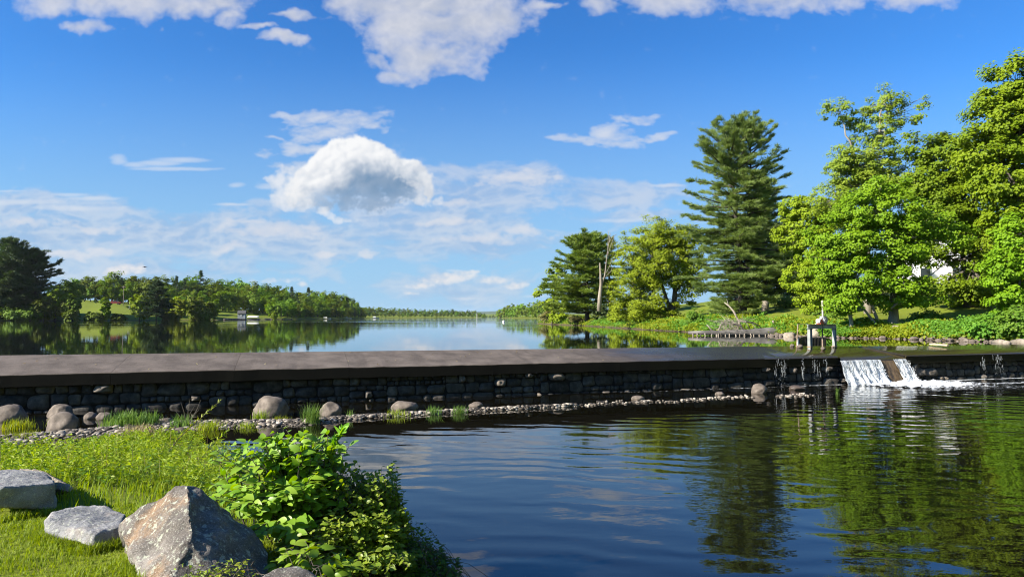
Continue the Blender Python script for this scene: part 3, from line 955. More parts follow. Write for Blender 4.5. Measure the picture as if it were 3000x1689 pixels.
# foam where the fall meets the pool: a rumpled patch fading into streaks
m, nt, out = new_mat('foam')
geo = nd(nt, 'ShaderNodeNewGeometry').outputs['Position']
a = nd(nt, 'ShaderNodeAttribute', attribute_name='rnd').outputs['Fac']
nn = noise_(nt, vmath(nt, 'MULTIPLY', geo, (5, 9, 1)), 1.0, 7, .7)
fac = sstep(nt, math_(nt, 'ADD', math_(nt, 'MULTIPLY', math_(nt, 'SUBTRACT', nn, .5), 1.8), a), .42, .62)
fo = nd(nt, 'ShaderNodeBsdfPrincipled', {'Base Color': (.62, .64, .66, 1), 'Roughness': .6})
tr = nd(nt, 'ShaderNodeBsdfTransparent')
mx = nd(nt, 'ShaderNodeMixShader', {0: fac, 1: tr.outputs[0], 2: fo.outputs[0]})
nt.links.new(mx.outputs[0], out.inputs[0])
M['foam'] = m


def foam_patch(sa, sb, oa, ob, ns, no, dens, bump, seed):
    Sx, Oo = np.meshgrid(np.linspace(sa, sb, ns), np.linspace(oa, ob, no))
    d = dens(Sx, Oo)
    nz = np.array([fbm((x * 3 + seed, y * 4, 0), 1, 4) for x, y in zip(Sx.ravel(), Oo.ravel())]).reshape(Sx.shape)
    z = POOL + .008 + np.clip(d, 0, 1) * bump * (.5 + nz)
    V = dam(Sx.ravel(), Oo.ravel(), z.ravel())
    i = np.arange(no - 1)[:, None] * ns; j = np.arange(ns - 1)[None]
    return MB().add(V, np.stack([i + j, i + j + 1, i + ns + j + 1, i + ns + j], -1).reshape(-1, 4), d.ravel())


nc = (NOTCH[0] + NOTCH[1]) / 2
fp = foam_patch(NOTCH[0] - .8, NOTCH[1] + 4.0, .15, 4.2, 130, 80,
                lambda s, o: 1.15 - np.hypot((s - nc - .25 - .5 * np.maximum(o - .5, 0)) / 2.1 * np.where(s > nc, .58, 1.05), (o - .9) / 1.9) * .95, .13, 2)
tag(fp.build('foam', M['foam'], smooth=True), 'white churning foam at the foot of the waterfall', kind='stuff')
fp = foam_patch(NOTCH[1] + 1.0, 34, .10, 5.0, 150, 70,
                lambda s, o: .62 * np.exp(-((o - .18) / .12) ** 2) + .42 * np.exp(-((o - 1.6 - .05 * (s - 19)) / .28) ** 2) * ss(s, NOTCH[1] + 1, NOTCH[1] + 3) + .30 * np.exp(-((o - 2.9 - .1 * (s - 19)) / .9) ** 2) + .06, .02, 7)
tag(fp.build('foam', M['foam'], smooth=True), 'thin streaks of foam drifting right of the waterfall', kind='stuff')
fp = foam_patch(3.5, NOTCH[0] - .1, .08, .55, 180, 14, lambda s, o: .40 * np.exp(-((o - .2) / .10) ** 2) + .18 * ss(s, 9, 12), .012, 9)
tag(fp.build('foam', M['foam'], smooth=True), 'broken line of foam along the foot of the dam left of the waterfall', kind='stuff')

# trickles down the dam
M['trickle'] = plain('trickle_water', (.42, .45, .47), .1)


def trickle(dx, wid, strands, label):
    s0 = float(dam_s(dx)); b = MB()
    base = dam(np.array(s0), np.array(.1), np.array(POOL))
    for k in range(strands * 2):
        sk = s0 + rng.normal(0, wid)
        z0 = ZF - .02 - rng.random() * .5; L = rng.uniform(.06, .26)
        zz = np.linspace(z0, max(z0 - L, POOL), 6)
        oo = .05 + .05 * rng.random() + (ZF - zz) * .10
        pts = dam(sk + np.cumsum(rng.normal(0, .0025, 6)), oo + rng.normal(0, .003, 6), zz)
        b.tube(pts, rng.uniform(.0012, .0032), 4)
    nq = strands * 6
    zq = POOL + (ZF - POOL) * rng.random(nq) ** 1.5
    droplets(b, dam(s0 + rng.normal(0, wid * 1.2, nq), .06 + (ZF - zq) * .10 + rng.random(nq) * .08, zq), rng.uniform(.005, .012, nq))
    o = b.shift(base).build('trickle', M['trickle'], loc=tuple(base))
    tag(o, label, 'trickle', 'small trickles running down the dam face', 'stuff')


trickle(1957, .13, 11, 'wide lacy trickle falling behind the grey boulder left of the waterfall')
trickle(2010, .03, 6, 'thin bright thread of water above the flat brown stone')
trickle(2042, .08, 6, 'scattered trickle between the brown stone and the waterfall')
trickle(2070, .04, 4, 'narrow trickle just left of the waterfall')
trickle(2462, .07, 6, 'broken trickle on the dam right of the waterfall')
trickle(2500, .14, 9, 'wide misty trickle near the right end of the dam')


# ------------------------------------------------------------------ rocks
def ico(sub):
    bm = bmesh.new(); bmesh.ops.create_icosphere(bm, subdivisions=sub, radius=1.0)
    V = np.array([v.co[:] for v in bm.verts]); F = np.array([[v.index for v in f.verts] for f in bm.faces])
    bm.free()
    return V, F


ICO = {k: ico(k) for k in (2, 3, 4, 5)}


def rock_v(size, seed, sub=4, planes=9, cut=(.62, .92), rough=.10, flat=None):
    r = random.Random(seed)
    V, F = ICO[sub]; V = V.copy()
    for k in range(planes):
        nvec = unit(np.array([r.gauss(0, 1), r.gauss(0, 1), r.gauss(0, 1) * .8]))
        d = r.uniform(*cut)
        sgn = V @ nvec - d
        V = V - np.outer(np.maximum(sgn, 0) * .92, nvec)
    dn = np.array([fbm((v[0] + seed * 3.1, v[1], v[2]), 1.6, 5) * rough + fbm((v[0] + seed, v[1], v[2]), 7, 3) * rough * .25 for v in V])
    V = V * (1 + dn[:, None])
    return V * np.array(size) / 2, F


def lichen_mat(name, stops, warm=0.0, scale=3.0):
    m, nt, out = new_mat(name)
    tc = nd(nt, 'ShaderNodeTexCoord').outputs['Object']
    n = noise_(nt, tc, scale, 9, .68)
    rp = nd(nt, 'ShaderNodeValToRGB', {0: n})
    el = rp.color_ramp.elements
    while len(el) < len(stops): el.new(.5)
    for e, (pos, c) in zip(el, stops): e.position = pos; e.color = c4(c)
    col = rp.outputs[0]
    nw = noise_(nt, tc, scale * .8, 5, .6)
    col = mixc(nt, math_(nt, 'MULTIPLY', sstep(nt, nw, .50, .66), warm), col, c4((.36, .20, .08)))
    lv = noise_(nt, tc, scale * 7, 5, .6)
    lm = math_(nt, 'MULTIPLY', sstep(nt, lv, .56, .63), .7)
    col = mixc(nt, lm, col, c4((.40, .42, .33)))
    sp_ = noise_(nt, tc, scale * 40, 2, .5)
    col = mixc(nt, math_(nt, 'MULTIPLY', sstep(nt, sp_, .56, .72), .5), col, c4((.50, .48, .44)))
    col = mixc(nt, math_(nt, 'MULTIPLY', sstep(nt, sp_, .44, .32), .6), col, c4((.05, .045, .042)))
    bh = math_(nt, 'ADD', noise_(nt, tc, scale * 5, 8, .7), math_(nt, 'MULTIPLY', n, 2.0))
    b = nd(nt, 'ShaderNodeBump', {'Strength': .9, 'Distance': .02, 'Height': bh})
    p = nd(nt, 'ShaderNodeBsdfPrincipled', {'Base Color': col, 'Roughness': .85, 'Specular IOR Level': .3, 'Normal': b.outputs[0]})
    nt.links.new(p.outputs[0], out.inputs[0])
    return m


M['granite'] = lichen_mat('granite', [(.3, (.12, .12, .125)), (.55, (.24, .24, .245)), (.75, (.36, .355, .35))], 0.15, 5)
M['brown_rock'] = lichen_mat('brown_rock', [(.3, (.055, .047, .041)), (.5, (.125, .108, .093)), (.7, (.24, .215, .19))], .5, 3.2)
M['tan_rock'] = lichen_mat('tan_rock', [(.3, (.14, .115, .085)), (.55, (.28, .235, .18)), (.75, (.40, .35, .28))], .4, 5)
M['river_rock'] = rough_mat('river_rock', [(.3, (.06, .048, .038)), (.5, (.13, .105, .085)), (.75, (.23, .19, .155))], 5, .8, .5, 18, bdist=.012)
M['wet_rock'] = rough_mat('wet_rock', [(.3, (.04, .03, .025)), (.6, (.11, .085, .07))], 4, .35, .4)


def hull_rock(name, pts, mat, label, seed, cuts=22, rough=.02, fine=.006):
    """convex hull of measured corners, subdivided and weathered"""
    pts = np.array(pts, float)
    c = pts.mean(0); c[2] = pts[:, 2].min()
    bm = bmesh.new()
    for p in pts: bm.verts.new(p - c)
    bmesh.ops.convex_hull(bm, input=bm.verts[:])
    loose = [v for v in bm.verts if not v.link_faces]
    bmesh.ops.delete(bm, geom=loose, context='VERTS')
    bmesh.ops.triangulate(bm, faces=bm.faces[:])
    for _ in range(5):
        es = [e for e in bm.edges if e.calc_length() > .028]
        if not es: break
        bmesh.ops.subdivide_edges(bm, edges=es, cuts=1)
        bmesh.ops.triangulate(bm, faces=[f for f in bm.faces if len(f.verts) > 3])
    for _ in range(2):
        bmesh.ops.smooth_vert(bm, verts=bm.verts[:], factor=.5, use_axis_x=True, use_axis_y=True, use_axis_z=True)
    bm.normal_update()
    for v in bm.verts:
        p = v.co
        d = mnoise.fractal(Vector((p.x + seed, p.y, p.z)) * 5, 1.0, 2.0, 4) * rough + mnoise.fractal(Vector((p.x, p.y + seed, p.z)) * 28, 1.0, 2.0, 4) * fine
        d -= abs(mnoise.noise(Vector((p.x * 3, p.y * 3 + seed, p.z * 6)))) * rough * .8
        v.co = p + v.normal * d
    me = bpy.data.meshes.new(name); bm.to_mesh(me); bm.free()
    me.polygons.foreach_set('use_smooth', np.ones(len(me.polygons), bool))
    me.materials.append(M[mat])
    o = bpy.data.objects.new(name, me); o.location = c; COL.objects.link(o)
    return tag(o, label, 'rock')


GZ0 = -.45


def zp(zx, zy):
    """pixel in the 1024 frame from the zoomed foreground crop"""
    return zx * .1316, (1130 + zy / 2.593) * .3413


def q(zx, zy, Y): return atY(*zp(zx, zy), Y)


hull_rock('pointed_boulder', [q(1420, 735, 4.75), q(1340, 765, 4.80), q(1500, 790, 4.85), q(900, 1020, 4.80), q(900, 1080, 4.72), q(970, 1190, 4.6), q(1440, 1000, 4.42), q(1470, 1110, 4.32),
                              q(1100, 1480, 4.15), q(1250, 1560, 4.02), q(1700, 930, 5.0), q(1945, 1110, 5.0), q(2060, 1260, 4.85), q(2040, 1500, 4.5), q(1600, 1600, 4.10),
                              q(1000, 1000, 5.2) - [0, 0, .1], q(1900, 1100, 5.2) - [0, 0, .2], q(1050, 1420, 4.3), q(1000, 1100, 5.2) - [0, 0, .3], q(1900, 1500, 5.0) - [0, 0, .2]],
          'brown_rock', 'large pointed brown boulder with lichen in the left foreground', 3.3, rough=.035)
hull_rock('granite_slab', [q(390, 960, 5.15), q(345, 1010, 5.05), q(720, 885, 5.55), q(560, 905, 5.5), q(960, 955, 5.35), q(915, 1060, 4.95), q(720, 1120, 4.78), q(335, 1110, 5.0), q(345, 1130, 5.1),
                           q(690, 1215, 4.75), q(930, 1240, 4.9), q(960, 1150, 5.4), q(500, 1080, 5.6)],
          'granite', 'flat grey granite slab lying left of the pointed boulder', 8.1, rough=.02)
hull_rock('granite_block', [q(-120, 770, 5.55), q(20, 765, 5.58), q(415, 732, 5.90), q(425, 935, 5.90), q(25, 925, 5.6), q(-120, 930, 5.55), q(130, 625, 6.45), q(-120, 650, 6.4), q(400, 695, 6.25), q(330, 650, 6.45),
                            q(430, 890, 6.4), q(300, 800, 6.8), q(-120, 800, 6.6)],
          'granite', 'squared grey granite block at the left edge', 1.7, rough=.012)
hull_rock('tan_rock', [q(140, 615, 6.75), q(300, 630, 6.7), q(420, 680, 6.6), q(555, 775, 6.6), q(540, 805, 6.5), q(380, 780, 6.55), q(160, 700, 6.6), q(200, 640, 7.2), q(480, 740, 7.2), q(300, 850, 6.9)],
          'tan_rock', 'low tan rock peeking out behind the squared granite block', 5.2, rough=.02)
hull_rock('brown_stone', [atY(262, 575, 3.85), atY(275, 566, 3.95), atY(300, 565, 4.0), atY(318, 575, 3.95), atY(255, 600, 3.75), atY(325, 600, 3.85), atY(290, 572, 4.4), atY(290, 610, 3.7), atY(330, 590, 4.3), atY(260, 590, 4.3)],
          'brown_rock', 'small brown stone at the bottom edge beneath the leafy shrub', 6.6, rough=.02)

for (dx, by, w, h, seed, mat, label, kw) in [
    (675, 1047, 92, 50, 11, 'river_rock', 'big rounded boulder standing between the gravel bar and the dam', {}),
    (829, 1044, 54, 32, 27, 'river_rock', 'squarish tan boulder right of the bright grass tuft', {}),
    (1016, 1029, 68, 22, 31, 'river_rock', 'long low tan stone in the water in front of the wall', {}),
    (150, 1082, 80, 44, 44, 'river_rock', 'broad boulder on the left end of the gravel bar', {}),
    (145, 1050, 64, 34, 52, 'river_rock', 'brown boulder against the dam behind the broad left boulder', {'o': .45}),
    (12, 1058, 90, 40, 63, 'river_rock', 'sloping dark stone at the foot of the dam at the left edge', {'o': .35}),
    (1198, 1025, 38, 15, 75, 'river_rock', 'small low stone beside the pebbles near the middle of the dam', {}),
    (1606, 1005, 34, 11, 81, 'river_rock', 'small flat stone alone in the water where the pebbles thin out', {}),
    (1912, 988, 42, 24, 93, 'river_rock', 'rounded grey boulder in the water left of the trickles', {}),
    (2008, 980, 40, 13, 99, 'wet_rock', 'flat wet brown stone under the thin thread of water', {}),
    (405, 1066, 56, 16, 103, 'river_rock', 'flat slab half hidden in the long grass by the dam', {}),
    (1812, 992, 26, 8, 133, 'river_rock', 'small stone at the right end of the pebble line', {}),
    (222, 1052, 34, 16, 107, 'river_rock', 'small grey stone leaning on the dam left of the long grass', {}),
    (258, 1054, 40, 18, 113, 'river_rock', 'dark stone just left of the long grass by the dam', {}),
]:
    p = dZ(dx, by, POOL)
    sc = DK * p[1] / FPX
    V, F = rock_v((w * sc, w * sc * .8, h * sc * 1.55), seed, 4, 7, (.72, .95), .08)
    V[:, 2] += h * sc * .22
    o = MB().add(V, F).build('boulder', M[mat], smooth=True, loc=tuple(p + np.array([0, w * sc * .2, 0])))
    tag(o, label, 'boulder')

# ------------------------------------------------------------------ gravel bar
bar = np.array([dZ(x, y, POOL)[:2] for x, y in [(-420, 1180), (-60, 1120), (0, 1107), (180, 1092), (420, 1070), (560, 1066), (760, 1062), (900, 1050), (1060, 1040), (1250, 1030), (1450, 1020)]])
barw = np.array([.8, .8, .75, .7, .8, .70, .52, .28, .15, .08, .02])


def along(pl, n):
    d = np.concatenate([[0], np.cumsum(np.linalg.norm(np.diff(pl, axis=0), axis=1))])
    t = np.linspace(0, d[-1], n)
    return np.stack([np.interp(t, d, pl[:, 0]), np.interp(t, d, pl[:, 1])], -1), t / d[-1], d / d[-1]


pts, tt, dd = along(bar, 160)
wd = np.interp(tt, dd, barw)
tg = unit(np.gradient(pts, axis=0)); nl = np.stack([-tg[:, 1], tg[:, 0]], -1)
cr = np.linspace(-1.25, 1.25, 11)
V = np.zeros((160, 11, 3))
for k, c in enumerate(cr):
    jit = rng.normal(0, .03, 160)
    V[:, k, :2] = pts + nl * (wd * c + jit)[:, None]
    V[:, k, 2] = POOL + .05 - .10 * c * c + rng.normal(0, .006, 160)
i = np.arange(159)[:, None] * 11; j = np.arange(10)[None]
M['gravel'] = rough_mat('gravel_bed', [(.3, (.025, .02, .016)), (.6, (.075, .06, .047)), (.8, (.15, .125, .10))], 12, .9, .7, 30)
tag(MB().add(V.reshape(-1, 3), np.stack([i + j, i + j + 1, i + 11 + j + 1, i + 11 + j], -1).reshape(-1, 4)).build('gravel_bar', M['gravel'], smooth=True),
    'long narrow gravel bar in front of the dam', kind='structure')
M['pebble'] = rough_mat('pebble', [(.2, (.035, .029, .023)), (.55, (.145, .12, .095)), (.9, (.40, .35, .29))], 1.0, .8, .2, 40, use_rnd=.9)
pb_ = MB()
V0, F0 = ICO[2]
dnoise = [np.array([1 + .25 * fbm((v[0] + k * 5, v[1], v[2]), 1.3, 3) for v in V0]) for k in range(6)]


def pebble(x, y, z, r):
    a = rng.random() * 6.28; k = rng.integers(6)
    sx_, sy_, sz_ = r * rng.uniform(.8, 1.3), r * rng.uniform(.6, 1.0), r * rng.uniform(.35, .6)
    q_ = V0 * dnoise[k][:, None] * np.array([sx_, sy_, sz_])
    c_, s_2 = math.cos(a), math.sin(a)
    q_ = np.stack([q_[:, 0] * c_ - q_[:, 1] * s_2, q_[:, 0] * s_2 + q_[:, 1] * c_, q_[:, 2]], -1)
    pb_.add(q_ + np.array([x, y, z]), F0, rng.random())


for k in range(3600):
    t = rng.random(); c = rng.uniform(-1.05, 1.05)
    p = np.array([np.interp(t, tt, pts[:, 0]), np.interp(t, tt, pts[:, 1])]); nv = np.array([np.interp(t, tt, nl[:, 0]), np.interp(t, tt, nl[:, 1])])
    w = np.interp(t, tt, wd)
    p = p + nv * c * w
    pebble(p[0], p[1], POOL + .055 - .10 * c * c, abs(rng.normal(.036, .016)) + .014)
# the line of pebbles thinning out to the right
for (x0, y0, x1, y1, n, w) in [(1450, 1020, 1640, 1008, 60, .10), (1600, 1012, 1700, 1009, 30, .10), (1715, 1006, 1890, 996, 100, .13), (1960, 997, 2040, 991, 60, .16), (1500, 1012, 1560, 1006, 12, .15)]:
    a = dZ(x0, y0, POOL); b_ = dZ(x1, y1, POOL)
    for k in range(n):
        p = a + (b_ - a) * rng.random()
        pebble(p[0] + rng.normal(0, .05), p[1] + rng.normal(0, w), POOL + .012, abs(rng.normal(.028, .014)) + .016)
tag(pb_.build('pebbles', M['pebble'], smooth=True), 'loose pale pebbles covering the gravel bar', kind='stuff')


# ------------------------------------------------------------------ blades and leaves
def blades(mb, P, H, W, lean, az, rnd=None, curve=.5):
    """grass blades with a bend; arrays of length n"""
    n = len(P)
    d = np.stack([np.cos(az), np.sin(az), np.zeros(n)], -1)
    s_ = np.stack([-np.sin(az), np.cos(az), np.zeros(n)], -1)
    m1 = P + d * (lean * H * .28)[:, None] + np.array([0, 0, 1]) * (H * .55)[:, None]
    t1 = P + d * (lean * H)[:, None] + np.array([0, 0, 1]) * (H * (1 - curve * lean ** 2 * .8))[:, None]
    w = W[:, None] * .5
    V = np.stack([P - s_ * w, P + s_ * w, m1 - s_ * w * .85, m1 + s_ * w * .85, t1], 1).reshape(-1, 3)
    k = np.arange(n)[:, None] * 5
    r = rng.random(n) if rnd is None else rnd
    mb.add(V, [k + np.array([[0, 1, 3, 2]]), k + np.array([[2, 3, 4]])], np.repeat(r, 5))


def flat_leaves(mb, C, Nrm, L, Wd, rnd=None, tang=None):
    """small diamond leaves; C centre, Nrm facing"""
    n = len(C)
    Nrm = unit(Nrm)
    t = unit(np.cross(Nrm, rng.normal(0, 1, (n, 3)))) if tang is None else unit(tang - Nrm * (tang * Nrm).sum(-1, keepdims=True))
    b = np.cross(Nrm, t)
    L = np.broadcast_to(L, (n,))[:, None]; Wd = np.broadcast_to(Wd, (n,))[:, None]
    V = np.stack([C - t * L * .5, C + b * Wd * .5 + t * L * .06 + Nrm * L * .10, C + t * L * .5, C - b * Wd * .5 + t * L * .06 + Nrm * L * .10], 1).reshape(-1, 3)
    k = np.arange(n)[:, None] * 4
    r = rng.random(n) if rnd is None else rnd
    mb.add(V, k + np.array([[0, 1, 2, 3]]), np.repeat(r, 4))


ST = np.array([0, .12, .32, .55, .78, .92, 1.0]); SW = np.array([.03, .62, 1.0, .92, .58, .26, .0])


def big_leaves(mb, B, T, Nrm, L, Wd, droop=.25, fold=.18):
    """leaves with a midrib fold and a drooping point: B base, T direction, Nrm upper side"""
    n = len(B)
    T = unit(T); Nrm = unit(Nrm - T * (Nrm * T).sum(-1, keepdims=True)); bb = np.cross(Nrm, T)
    L = np.broadcast_to(L, (n,)); Wd = np.broadcast_to(Wd, (n,)); droop = np.broadcast_to(droop, (n,))
    m_ = len(ST)
    mid = B[:, None, :] + T[:, None, :] * (ST[None] * L[:, None])[..., None] - Nrm[:, None, :] * (droop[:, None] * L[:, None] * ST[None] ** 2)[..., None]
    sd = bb[:, None, :] * (SW[None] * Wd[:, None] * .5)[..., None]
    up = Nrm[:, None, :] * (fold * SW[None] * Wd[:, None] * .5)[..., None]
    V = np.stack([mid - sd + up, mid, mid + sd + up], 2).reshape(-1, 3)
    k = np.arange(n)[:, None, None] * (m_ * 3)
    i = np.arange(m_ - 1)[None, :, None] * 3
    Fa = (k + i + np.array([0, 1, 4, 3])[None, None]).reshape(-1, 4)
    Fb = (k + i + np.array([1, 2, 5, 4])[None, None]).reshape(-1, 4)
    mb.add(V, [Fa, Fb], np.repeat(rng.random(n), m_ * 3))


# ------------------------------------------------------------------ trees
def curve_pts(a, b, n, bow, jit):
    a = np.asarray(a, float); b = np.asarray(b, float)
    t = np.linspace(0, 1, n)[:, None]
    p = a + (b - a) * t
    p = p + np.asarray(bow) * (4 * t * (1 - t))
    j = rng.normal(0, jit, (n, 3)); j[0] = 0; j[-1] = 0
    return p + j * (t * (1 - t) * 4) ** .5


def broadleaf(name, label, base, stems, blob, n_cl, per, leaf, mat, bark='bark', cl_r=(.45, .9), limb_r=.10, twigs=.5, group=None, shell=.55, flat=.55, cat='tree', parts=True, up=.55):
    """base: root; stems: list of (foot, top, radius); blob: list of (centre, (rx, ry, rz), weight)"""
    root = empty(name, tuple(base))
    tag(root, label, cat, group)
    base = np.asarray(base, float)
    W = np.array([b[2] * (b[1][0] * b[1][1] * b[1][2]) ** (2 / 3) for b in blob]); W = W / W.sum()
    pick = rng.choice(len(blob), n_cl, p=W)
    C = np.array([b[0] for b in blob])[pick]; Rr = np.array([b[1] for b in blob])[pick]
    dirs = unit(rng.normal(0, 1, (n_cl, 3)))
    rad = shell + (1 - shell) * rng.random(n_cl) ** .6
    rad *= 1 + .10 * np.sin(dirs[:, 0] * 5 + pick) + rng.normal(0, .07, n_cl)
    cl = C + dirs * Rr * rad[:, None]
    # leaves
    n = n_cl * per
    cr = rng.uniform(*cl_r, n_cl)
    d2 = unit(rng.normal(0, 1, (n, 3))); r2 = rng.random(n) ** .45
    off = d2 * (r2 * np.repeat(cr, per))[:, None] * np.array([1, 1, flat])
    Lp = np.repeat(cl, per, 0) + off
    outw = np.repeat(dirs, per, 0)
    Nn = unit(outw * .6 + d2 * .45 + rng.normal(0, .36, (n, 3)) + np.array([0, 0, up * .8]) + .55 * np.array(sun_vec))
    mb = MB()
    L = leaf * rng.uniform(.7, 1.3, n)
    clr = np.repeat(rng.random(n_cl), per)
    flat_leaves(mb, Lp, Nn, L, L * .75, np.clip(.55 * clr + .45 * rng.random(n), 0, 1))
    mb.shift(base).build('crown', M[mat], root)
    # trunk, limbs and twigs
    tb = MB(); nodes = []
    for (f, t, r) in stems:
        f = np.asarray(f, float); t = np.asarray(t, float)
        H = np.linalg.norm(t - f)
        p = curve_pts(f, t, 9, rng.normal(0, .03 * H, 3) * np.array([1, 1, 0]), .015 * H)
        rr_ = r * np.linspace(1, .35, 9); rr_[0] *= 1.35
        p[0] = p[0] - np.array([0, 0, .25])
        tb.tube(p, rr_, 8)
        nodes += [(q_, r_) for q_, r_ in zip(p[3:], rr_[3:])]
    for bi, b in enumerate(blob):
        c = np.asarray(b[0], float)
        lower = [nn_ for nn_ in nodes if nn_[0][2] < c[2] + .5] or nodes
        q_, r_ = min(lower, key=lambda nn_: np.linalg.norm(nn_[0] - c))
        p = curve_pts(q_, c, 7, np.array([0, 0, -.06]) * np.linalg.norm(c - q_), .05 * np.linalg.norm(c - q_))
        rl = min(r_ * .7, limb_r) * np.linspace(1, .4, 7)
        tb.tube(p, rl, 6, cap=False)
        sel = np.where(pick == bi)[0]
        sel = sel[:int(len(sel) * twigs)]
        for k in sel:
            jx = rng.integers(2, 7)
            tw = curve_pts(p[jx], cl[k], 4, np.zeros(3), .06)
            tb.tube(tw, np.linspace(max(rl[jx] * .45, .012), .008, 4), 4, cap=False)
    tb.shift(base).build('trunk', M[bark], root, smooth=True)
    return root


def pblob(dx, dy, rx, ry, Y, w=1.0, deep=.9, dyo=0.0):
    c = dY(dx, dy, Y)
    k = DK * Y / FPX
    c = c + np.array([0, dyo, 0])
    return (c, (rx * k, max(rx, ry * .7) * k * deep, ry * k), w)


def gpt(dx, Y):
    """ground point under photo column dx at depth Y"""
    x = (dx * DK - 512) / FPX * Y
    return np.array([x, Y, h1(x, Y)])


def pine(name, label, foot, prof, top, mat, nw=34, per=6, dens=7.0, nl=.30, nwid=.035, kk=12, trunk_r=.28, stems=None, droop=.12, group=None, bark='pine_bark', tip_up=.10, zlow=None, sparse_low=1.0, cat='tree'):
    """layered conifer. prof: list of (z, left reach, right reach)"""
    foot = np.asarray(foot, float)
    root = empty(name, tuple(foot)); tag(root, label, cat, group)
    prof = sorted(prof)
    pz = np.array([p[0] for p in prof]); pl = np.array([p[1] for p in prof]); pr = np.array([p[2] for p in prof])
    tb = MB()
    stems = stems or [(foot, np.array([foot[0], foot[1], top]), trunk_r)]
    sp_ = []
    for (f, t, r) in stems:
        f = np.asarray(f, float); t = np.asarray(t, float)
        p = curve_pts(f, t, 12, rng.normal(0, .1, 3) * np.array([1, 1, 0]), .05)
        p[0][2] -= .3
        tb.tube(p, r * np.linspace(1.1, .10, 12), 8)
        sp_.append(p)
    z0 = zlow if zlow is not None else pz[0]
    TP = []; TD = []; TL = []
    zs = z0 + (top - z0) * np.linspace(0, 1, nw) ** .92
    for wi, z in enumerate(zs):
        frac = (z - z0) / (top - z0)
        for k in range(per):
            p = sp_[rng.integers(len(sp_))]
            if p[-1][2] < z: p = sp_[int(np.argmax([s_[-1][2] for s_ in sp_]))]
            zj = min(z + rng.uniform(-.5, .5) * (top - z0) / nw, p[-1][2] - .02)
            o = np.array([np.interp(zj, p[:, 2], p[:, 0]), np.interp(zj, p[:, 2], p[:, 1]), zj])
            az = rng.random() * 2 * math.pi
            rl_, rr_ = np.interp(zj, pz, pl), np.interp(zj, pz, pr)
            cx = math.cos(az)
            reach = (rr_ if cx > 0 else rl_) * abs(cx) + (rl_ + rr_) * .5 * (1 - abs(cx))
            L = max(.25, reach * rng.uniform(.50, 1.16) - (abs(o[0] - foot[0]) * .3 if len(sp_) > 1 else 0))
            el = -droop + (.75 + droop) * max(0, frac - .45) ** 1.3 / .45 + rng.normal(0, .08)
            d = np.array([math.cos(az) * math.cos(el), math.sin(az) * math.cos(el), math.sin(el)])
            ts = np.linspace(0, 1, 6)
            bp = o + d * (L * ts)[:, None] + np.array([0, 0, 1]) * (tip_up * L * ts ** 2)[:, None] + rng.normal(0, .03 * L, (6, 3)) * (ts[:, None])
            tb.tube(bp, np.linspace(min(.09, .022 * L + .012), .008, 6), 4, cap=False)
            nt_ = max(4, int(dens * L * (1.0 if frac > .35 else sparse_low)))
            s_ = 1 - rng.random(nt_) ** 1.6 * (.80 if L > 1 else 1.0)
            bx = np.stack([np.interp(s_, ts, bp[:, a_]) for a_ in range(3)], -1)
            side = np.array([-math.sin(az), math.cos(az), 0])
            wsp = (.30 * L * (1.05 - s_) + .12)
            lat = rng.uniform(-1, 1, nt_) * wsp
            TP.append(bx + side * lat[:, None] + np.array([0, 0, 1]) * (rng.normal(.02, .05, nt_) + .04 * np.abs(lat))[:, None])
            TD.append(unit(d * .9 + side * (lat / (wsp + .01))[:, None] * .8 + np.array([0, 0, .35 + .5 * max(0, frac - .6)])))
            TL.append(np.full(nt_, 1.0))
    P = np.concatenate(TP); D = np.concatenate(TD)
    n = len(P) * kk
    Pk = np.repeat(P, kk, 0) + rng.normal(0, nl * .34, (n, 3)) * np.array([1, 1, .35])
    Dk = unit(np.repeat(D, kk, 0) + rng.normal(0, .50, (n, 3)) * np.array([1, 1, .75]))
    sdv = unit(np.cross(Dk, rng.normal(0, 1, (n, 3))))
    Ln = nl * rng.uniform(.6, 1.2, n)[:, None]
    V = np.stack([Pk - sdv * nwid * .5, Pk + sdv * nwid * .5, Pk + Dk * Ln + sdv * nwid * .15, Pk + Dk * Ln - sdv * nwid * .15], 1).reshape(-1, 3)
    kx = np.arange(n)[:, None] * 4
    tr_ = np.repeat(rng.random(len(P)), kk)
    nb = MB().add(V, kx + np.array([[0, 1, 2, 3]]), np.repeat(np.clip(.6 * tr_ + .4 * rng.random(n), 0, 1), 4))
    nb.shift(foot).build('crown', M[mat], root)
    tb.shift(foot).build('trunk', M[bark], root, smooth=True)
    return root


def dprof(cx, Y, rows):
    """photo outline rows (y, left x, right x) into heights and reaches"""
    k = DK * Y / FPX
    return [(float(dY(cx, y, Y)[2]), max(.1, (cx - l) * k), max(.1, (r - cx) * k)) for (y, l, r) in rows]


# ------------------------------------------------------------------ foreground: lawn, weeds, tufts and shrubs
def in_view(x, y, z, mx=30):
    d = y; px = 512 + x / y * FPX
    return (px > -mx) & (px < 1024 + mx)


